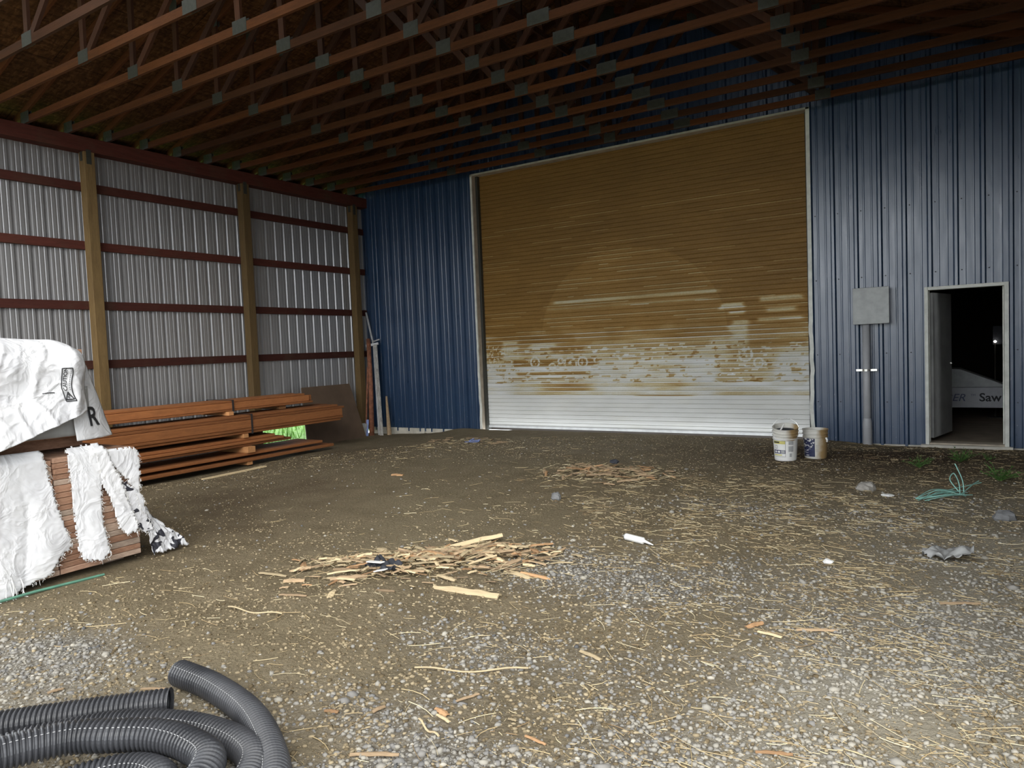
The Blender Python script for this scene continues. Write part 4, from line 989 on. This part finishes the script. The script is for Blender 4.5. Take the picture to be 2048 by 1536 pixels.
special = [
 (8.18, -7.86, .10, 'barkpale', 4, 2.2, .0, 'long pale flat bark strip at the front edge of the nearer heap'),
 (8.30, -7.42, -.30, 'barkpale', 0, 1.6, .0, 'narrow pale wood strip at the right end of the nearer heap'),
 (7.55, -6.95, .72, 'barkpale', 2, 2.3, .16, 'long slanting pale wood strip rising over the nearer heap'),
 (6.78, -8.22, .15, 'barkpale', 2, 1.0, .0, 'thin whitish splinter at the left tip of the nearer heap'),
 (7.03, -8.25, .60, 'bark', 1, 1.3, .0, 'short brown bark chip just left of the nearer heap'),
 (7.25, -8.45, .35, 'bark', 2, .8, .0, 'brown bark strip lying below the nearer heap'),
 (9.92, -7.63, .9, 'barkred', 1, .95, .1, 'small orange wood chip on the gravel right of centre'),
 (10.02, -7.72, -.2, 'barkpale', 0, .8, .0, 'pale curved wood splinter beside the small orange chip'),
 (10.22, -7.56, .42, 'bark', 2, .85, .0, 'grey-brown stick on the gravel beside the orange chip'),
 (10.27, -8.80, .35, 'barkred', 4, .60, .0, 'orange bark flake at the bottom edge, right of centre'),
 (10.85, -6.85, .45, 'bark', 2, .9, .0, 'dark slanting twig on the pale gravel at right'),
 (4.91, -4.79, .2, 'barkred', 1, 1.5, .0, 'lone reddish wood chunk on the bare dirt in the middle'),
 (8.98, -9.14, -.25, 'barkred', 1, .75, .0, 'reddish chip on the grey gravel at bottom centre'),
 (9.02, -9.18, -.35, 'barkpale', 0, .6, .05, 'pale splinter across the reddish chip at bottom centre'),
 (8.55, -9.36, .35, 'barkred', 1, .6, .0, 'reddish-brown chip right of the black pipe coil'),
 (8.95, -9.52, .50, 'bark', 2, .8, .0, 'long brown stick half sunk in the grey gravel'),
 (8.72, -9.25, 1.3, 'bark', 3, .8, .0, 'short square brown chip on the gravel near the pipe coil'),
 (9.28, -9.05, .0, 'barkpale', 3, .5, .0, 'small yellow wood chip on the dirt at bottom centre'),
 (9.0, -8.98, 1.1, 'bark', 5, .9, .0, 'thin dark twig above the reddish chip'),
 (7.24, -9.86, 1.2, 'bark', 3, .8, .0, 'small olive-brown chip near the pipe at the left edge'),
 (9.45, -9.15, -.15, 'barkred', 5, .8, .0, 'thin orange splinter on the dirt at bottom centre right'),
 (7.65, -9.62, .5, 'bark', 5, 1.0, .0, 'brown twig at the open end of the coiled pipe'),
 (9.30, -8.35, -.35, 'barkpale', 0, .9, .0, 'pale wood sliver lying on the gravel below the caulking tube'),
]
for x, y, a, m_, k, sc, tl, lab in special:
    o = bark(x, y, drop(x, y, .008)+(heap(x, y)*.9 if tl > .1 else heap(x, y)*.3), a, m_, k, lab, None, sc, tl, 0, cat='wood chip', name='wood_chip')
# long dry stalks near the camera
for x, y, a, L, lab in ((8.85, -8.75, .42, .55, 'long pale dry stalk on the dirt in the bottom middle'), (7.25, -8.75, .12, .42, 'long pale straw stalk below the nearer heap at left'), (9.02, -9.28, -.45, .18, 'short pale stalk pointing at the reddish chip')):
    pts = [(x+math.cos(a)*L*(t_-.5), y+math.sin(a)*L*(t_-.5)-.04*L*math.sin(t_*PI*1.3), zg(x, y)+.014+.008*math.sin(t_*9)) for t_ in np.linspace(0, 1, 12)]
    tag(MB().tube(pts, .0045, 6).build('dry_stalk', 'straw_' if False else 'barkpale'), lab, 'stalk')
# plastic scrap in the heap
pc = empty('plastic_scrap', (7.45, -7.82, zg(7.45, -7.82)+.03), label='crumpled white and dark plastic scrap in the nearer heap', cat='litter')
def crump(u, v, s=1, sd=0): return ((u-.5)*.20*s, (v-.5)*.14*s, .03+.05*fb(u*4, v*4, sd, 3))
param_sheet('dark_film', 'rag', pc, lambda u, v: crump(u, v, 1.1, 5), 14, 12)
b = MB().beam((-.09, -.06, .055), (.07, -.085, .075), .035, .006).beam((.03, -.12, .02), (.13, -.12, .045), .035, .006); b.build('white_strip', 'whitepl', pc)
# caulking tube
ct = empty('caulking_tube', (8.75, -6.40, zg(8.77, -6.38)+.028), rz=-.35, label='white caulking tube with a pointed nozzle lying on the dirt', cat='tube')
MB().tube([(-.11, 0, 0), (.06, 0, 0)], .026, 16).build('cartridge', 'whitepl', ct)
MB().tube([(.06, 0, 0), (.075, 0, 0), (.16, 0, -.012)], [.024, .012, .004], 12).build('nozzle', 'whitepl', ct)
MB().tube([(-.116, 0, 0), (-.109, 0, 0)], .0265, 16).build('end_plunger', 'greyprint', ct)
def rock(name, x, y, s, m_, lab, cat, fl=.6, seed=1):
    r = random.Random(seed); V_ = []; b = MB(); nth, nph = 10, 7
    for j_ in range(nph+1):
        ph = PI*j_/nph
        for i in range(nth):
            th = 2*PI*i/nth; dv = Vector((math.sin(ph)*math.cos(th), math.sin(ph)*math.sin(th), math.cos(ph))); k = 1+.35*fb(dv.x*1.3+seed, dv.y*1.3, dv.z*1.3, 2); V_.append((dv.x*s*k*1.2, dv.y*s*k, dv.z*s*k*fl))
    F_ = [(j_*nth+i, (j_+1)*nth+i, (j_+1)*nth+(i+1) % nth, j_*nth+(i+1) % nth) for j_ in range(nph) for i in range(nth)]
    return tag(b.add(V_, F_).build(name, m_, loc=(x, y, zg(x, y)+s*fl*.55)), lab, cat)
rock('rock', 7.42, -5.26, .045, 'darkstone', 'small upright grey stone alone on the bare dirt', 'rock', 1.1, 3)
rock('rock', 10.07, -3.77, .075, 'greystone', 'squarish brown-grey stone on the strawy dirt', 'rock', .7, 5)
rock('rock', 11.15, -4.63, .07, 'darkstone', 'dark grey stone on the gravel near the right edge', 'rock', .7, 8)
rock('plaster_lump', 10.10, -6.35, .030, 'whitepl', 'small white lump lying in the straw at right', 'litter', .6, 9)
rock('rock', 8.22, -2.75+.0, .05, 'rag', 'dark lump on top of the farther heap', 'rock', .6, 11).location = (7.25, -3.45, zg(7.2, -3.4)+.085)
rock('plaster_lump', 10.27, -3.98, .05, 'whitepl', 'flat whitish scrap in the dirt beside the squarish stone', 'litter', .25, 12)
cp2 = param_sheet('crumpled_sheet', 'grey', None, lambda u, v: (10.78+(u-.5)*.30, -5.9+(v-.5)*.26, zg(10.78, -5.9)+.012+.10*abs(fb(u*2.2, v*2.2, 44, 3))+.05*sstep(.4, 1, u)), 18, 16, lambda u, v: abs(u-.5)+abs(v-.5) < .72)
tag(cp2, 'crumpled grey plastic piece on the pale ground at right', 'litter')
b = MB(); r = random.Random(3)
for i in range(7): b.beam((4.05+r.uniform(-.12, .12), -1.95+r.uniform(-.08, .08), zg(4, -1.9)+.02), (4.05+r.uniform(-.2, .2), -1.95+r.uniform(-.1, .1), zg(4, -1.9)+r.uniform(.01, .07)), .03, .008)
tag(b.build('blue_litter', 'greenrag'), 'bluish crumpled litter on the dirt before the roller door left end', 'litter')
# twine
b = MB(); r = random.Random(9)
for i in range(13):
    x0 = 10.50+r.uniform(0, .14); y0 = -4.05+r.uniform(-.08, .08); x1 = 10.86+r.uniform(-.06, .10); y1 = -3.75+r.uniform(-.12, .15); mx, my = (x0+x1)/2+r.uniform(-.03, .03), (y0+y1)/2+r.uniform(-.06, .06)
    pts = cat_rom([(x0, y0, zg(x0, y0)+.01), (mx, my, zg(mx, my)+r.uniform(.015, .06)), (x1, y1, zg(x1, y1)+r.uniform(.01, .03))], 6); b.tube(pts, .0038, 5)
for pts in ([(10.85, -3.8, .0), (10.84, -3.72, .10), (10.80, -3.62, .17), (10.77, -3.7, .12), (10.84, -3.78, .03)], [(10.88, -3.75, .0), (10.87, -3.72, .12), (10.83, -3.65, .22), (10.81, -3.62, .26)], [(10.70, -3.8, .02), (10.86, -3.6, .04), (11.02, -3.42, .06)], [(10.86, -3.8, .01), (10.95, -3.55, .06), (11.0, -3.45, .08)]):
    b.tube(cat_rom([(x, y, z+zg(10.85, -3.8)+.012) for x, y, z in pts], 8), .005, 5)
tag(b.build('baling_twine', 'twine'), 'tangled bunch of teal baling twine lying on the dirt', 'twine')
# weeds
for i, (x, y, s, lab) in enumerate(((10.45, -2.14, .85, 'small green weed nearest the conduit side, left of the three'), (10.85, -1.52, 1.0, 'green weed growing right in front of the open doorway step'), (11.19, -2.75, 1.05, 'green weed nearest the right edge of the picture'), (11.12, -1.28, .55, 'tiny green weed against the doorway step'))):
    r = random.Random(40+i); root = empty('weed', (x, y, zg(x, y)), label=lab, cat='weed', group='weeds by the doorway'); lf_ = MB(); stm = MB()
    for k in range(int(38*s)):
        a = r.uniform(0, 2*PI); L = r.uniform(.05, .20)*s; el = r.uniform(.35, 1.35)
        tip = Vector((math.cos(a)*L*math.cos(el)*1.3, math.sin(a)*L*math.cos(el)*1.3, L*math.sin(el)))
        stm.tube([(0, 0, -.005), tip*.5+Vector((0, 0, .01)), tip], .0016, 4)
        for q in range(4):
            b0 = tip*r.uniform(.45, 1.0); aa = r.uniform(0, 2*PI); l2 = r.uniform(.025, .05)*s; w2 = l2*.28; e2 = r.uniform(-.2, .7)
            d2_ = Vector((math.cos(aa)*math.cos(e2), math.sin(aa)*math.cos(e2), math.sin(e2))); sd = d2_.cross(Vector((0, 0, 1))).normalized()
            lf_.add([b0, b0+d2_*l2*.5+sd*w2, b0+d2_*l2, b0+d2_*l2*.5-sd*w2], [(0, 1, 2, 3)])
    stm.build('stem', 'weed', root); lf_.build('foliage', 'weed', root)
print('SCENE DONE', len(bpy.data.objects))
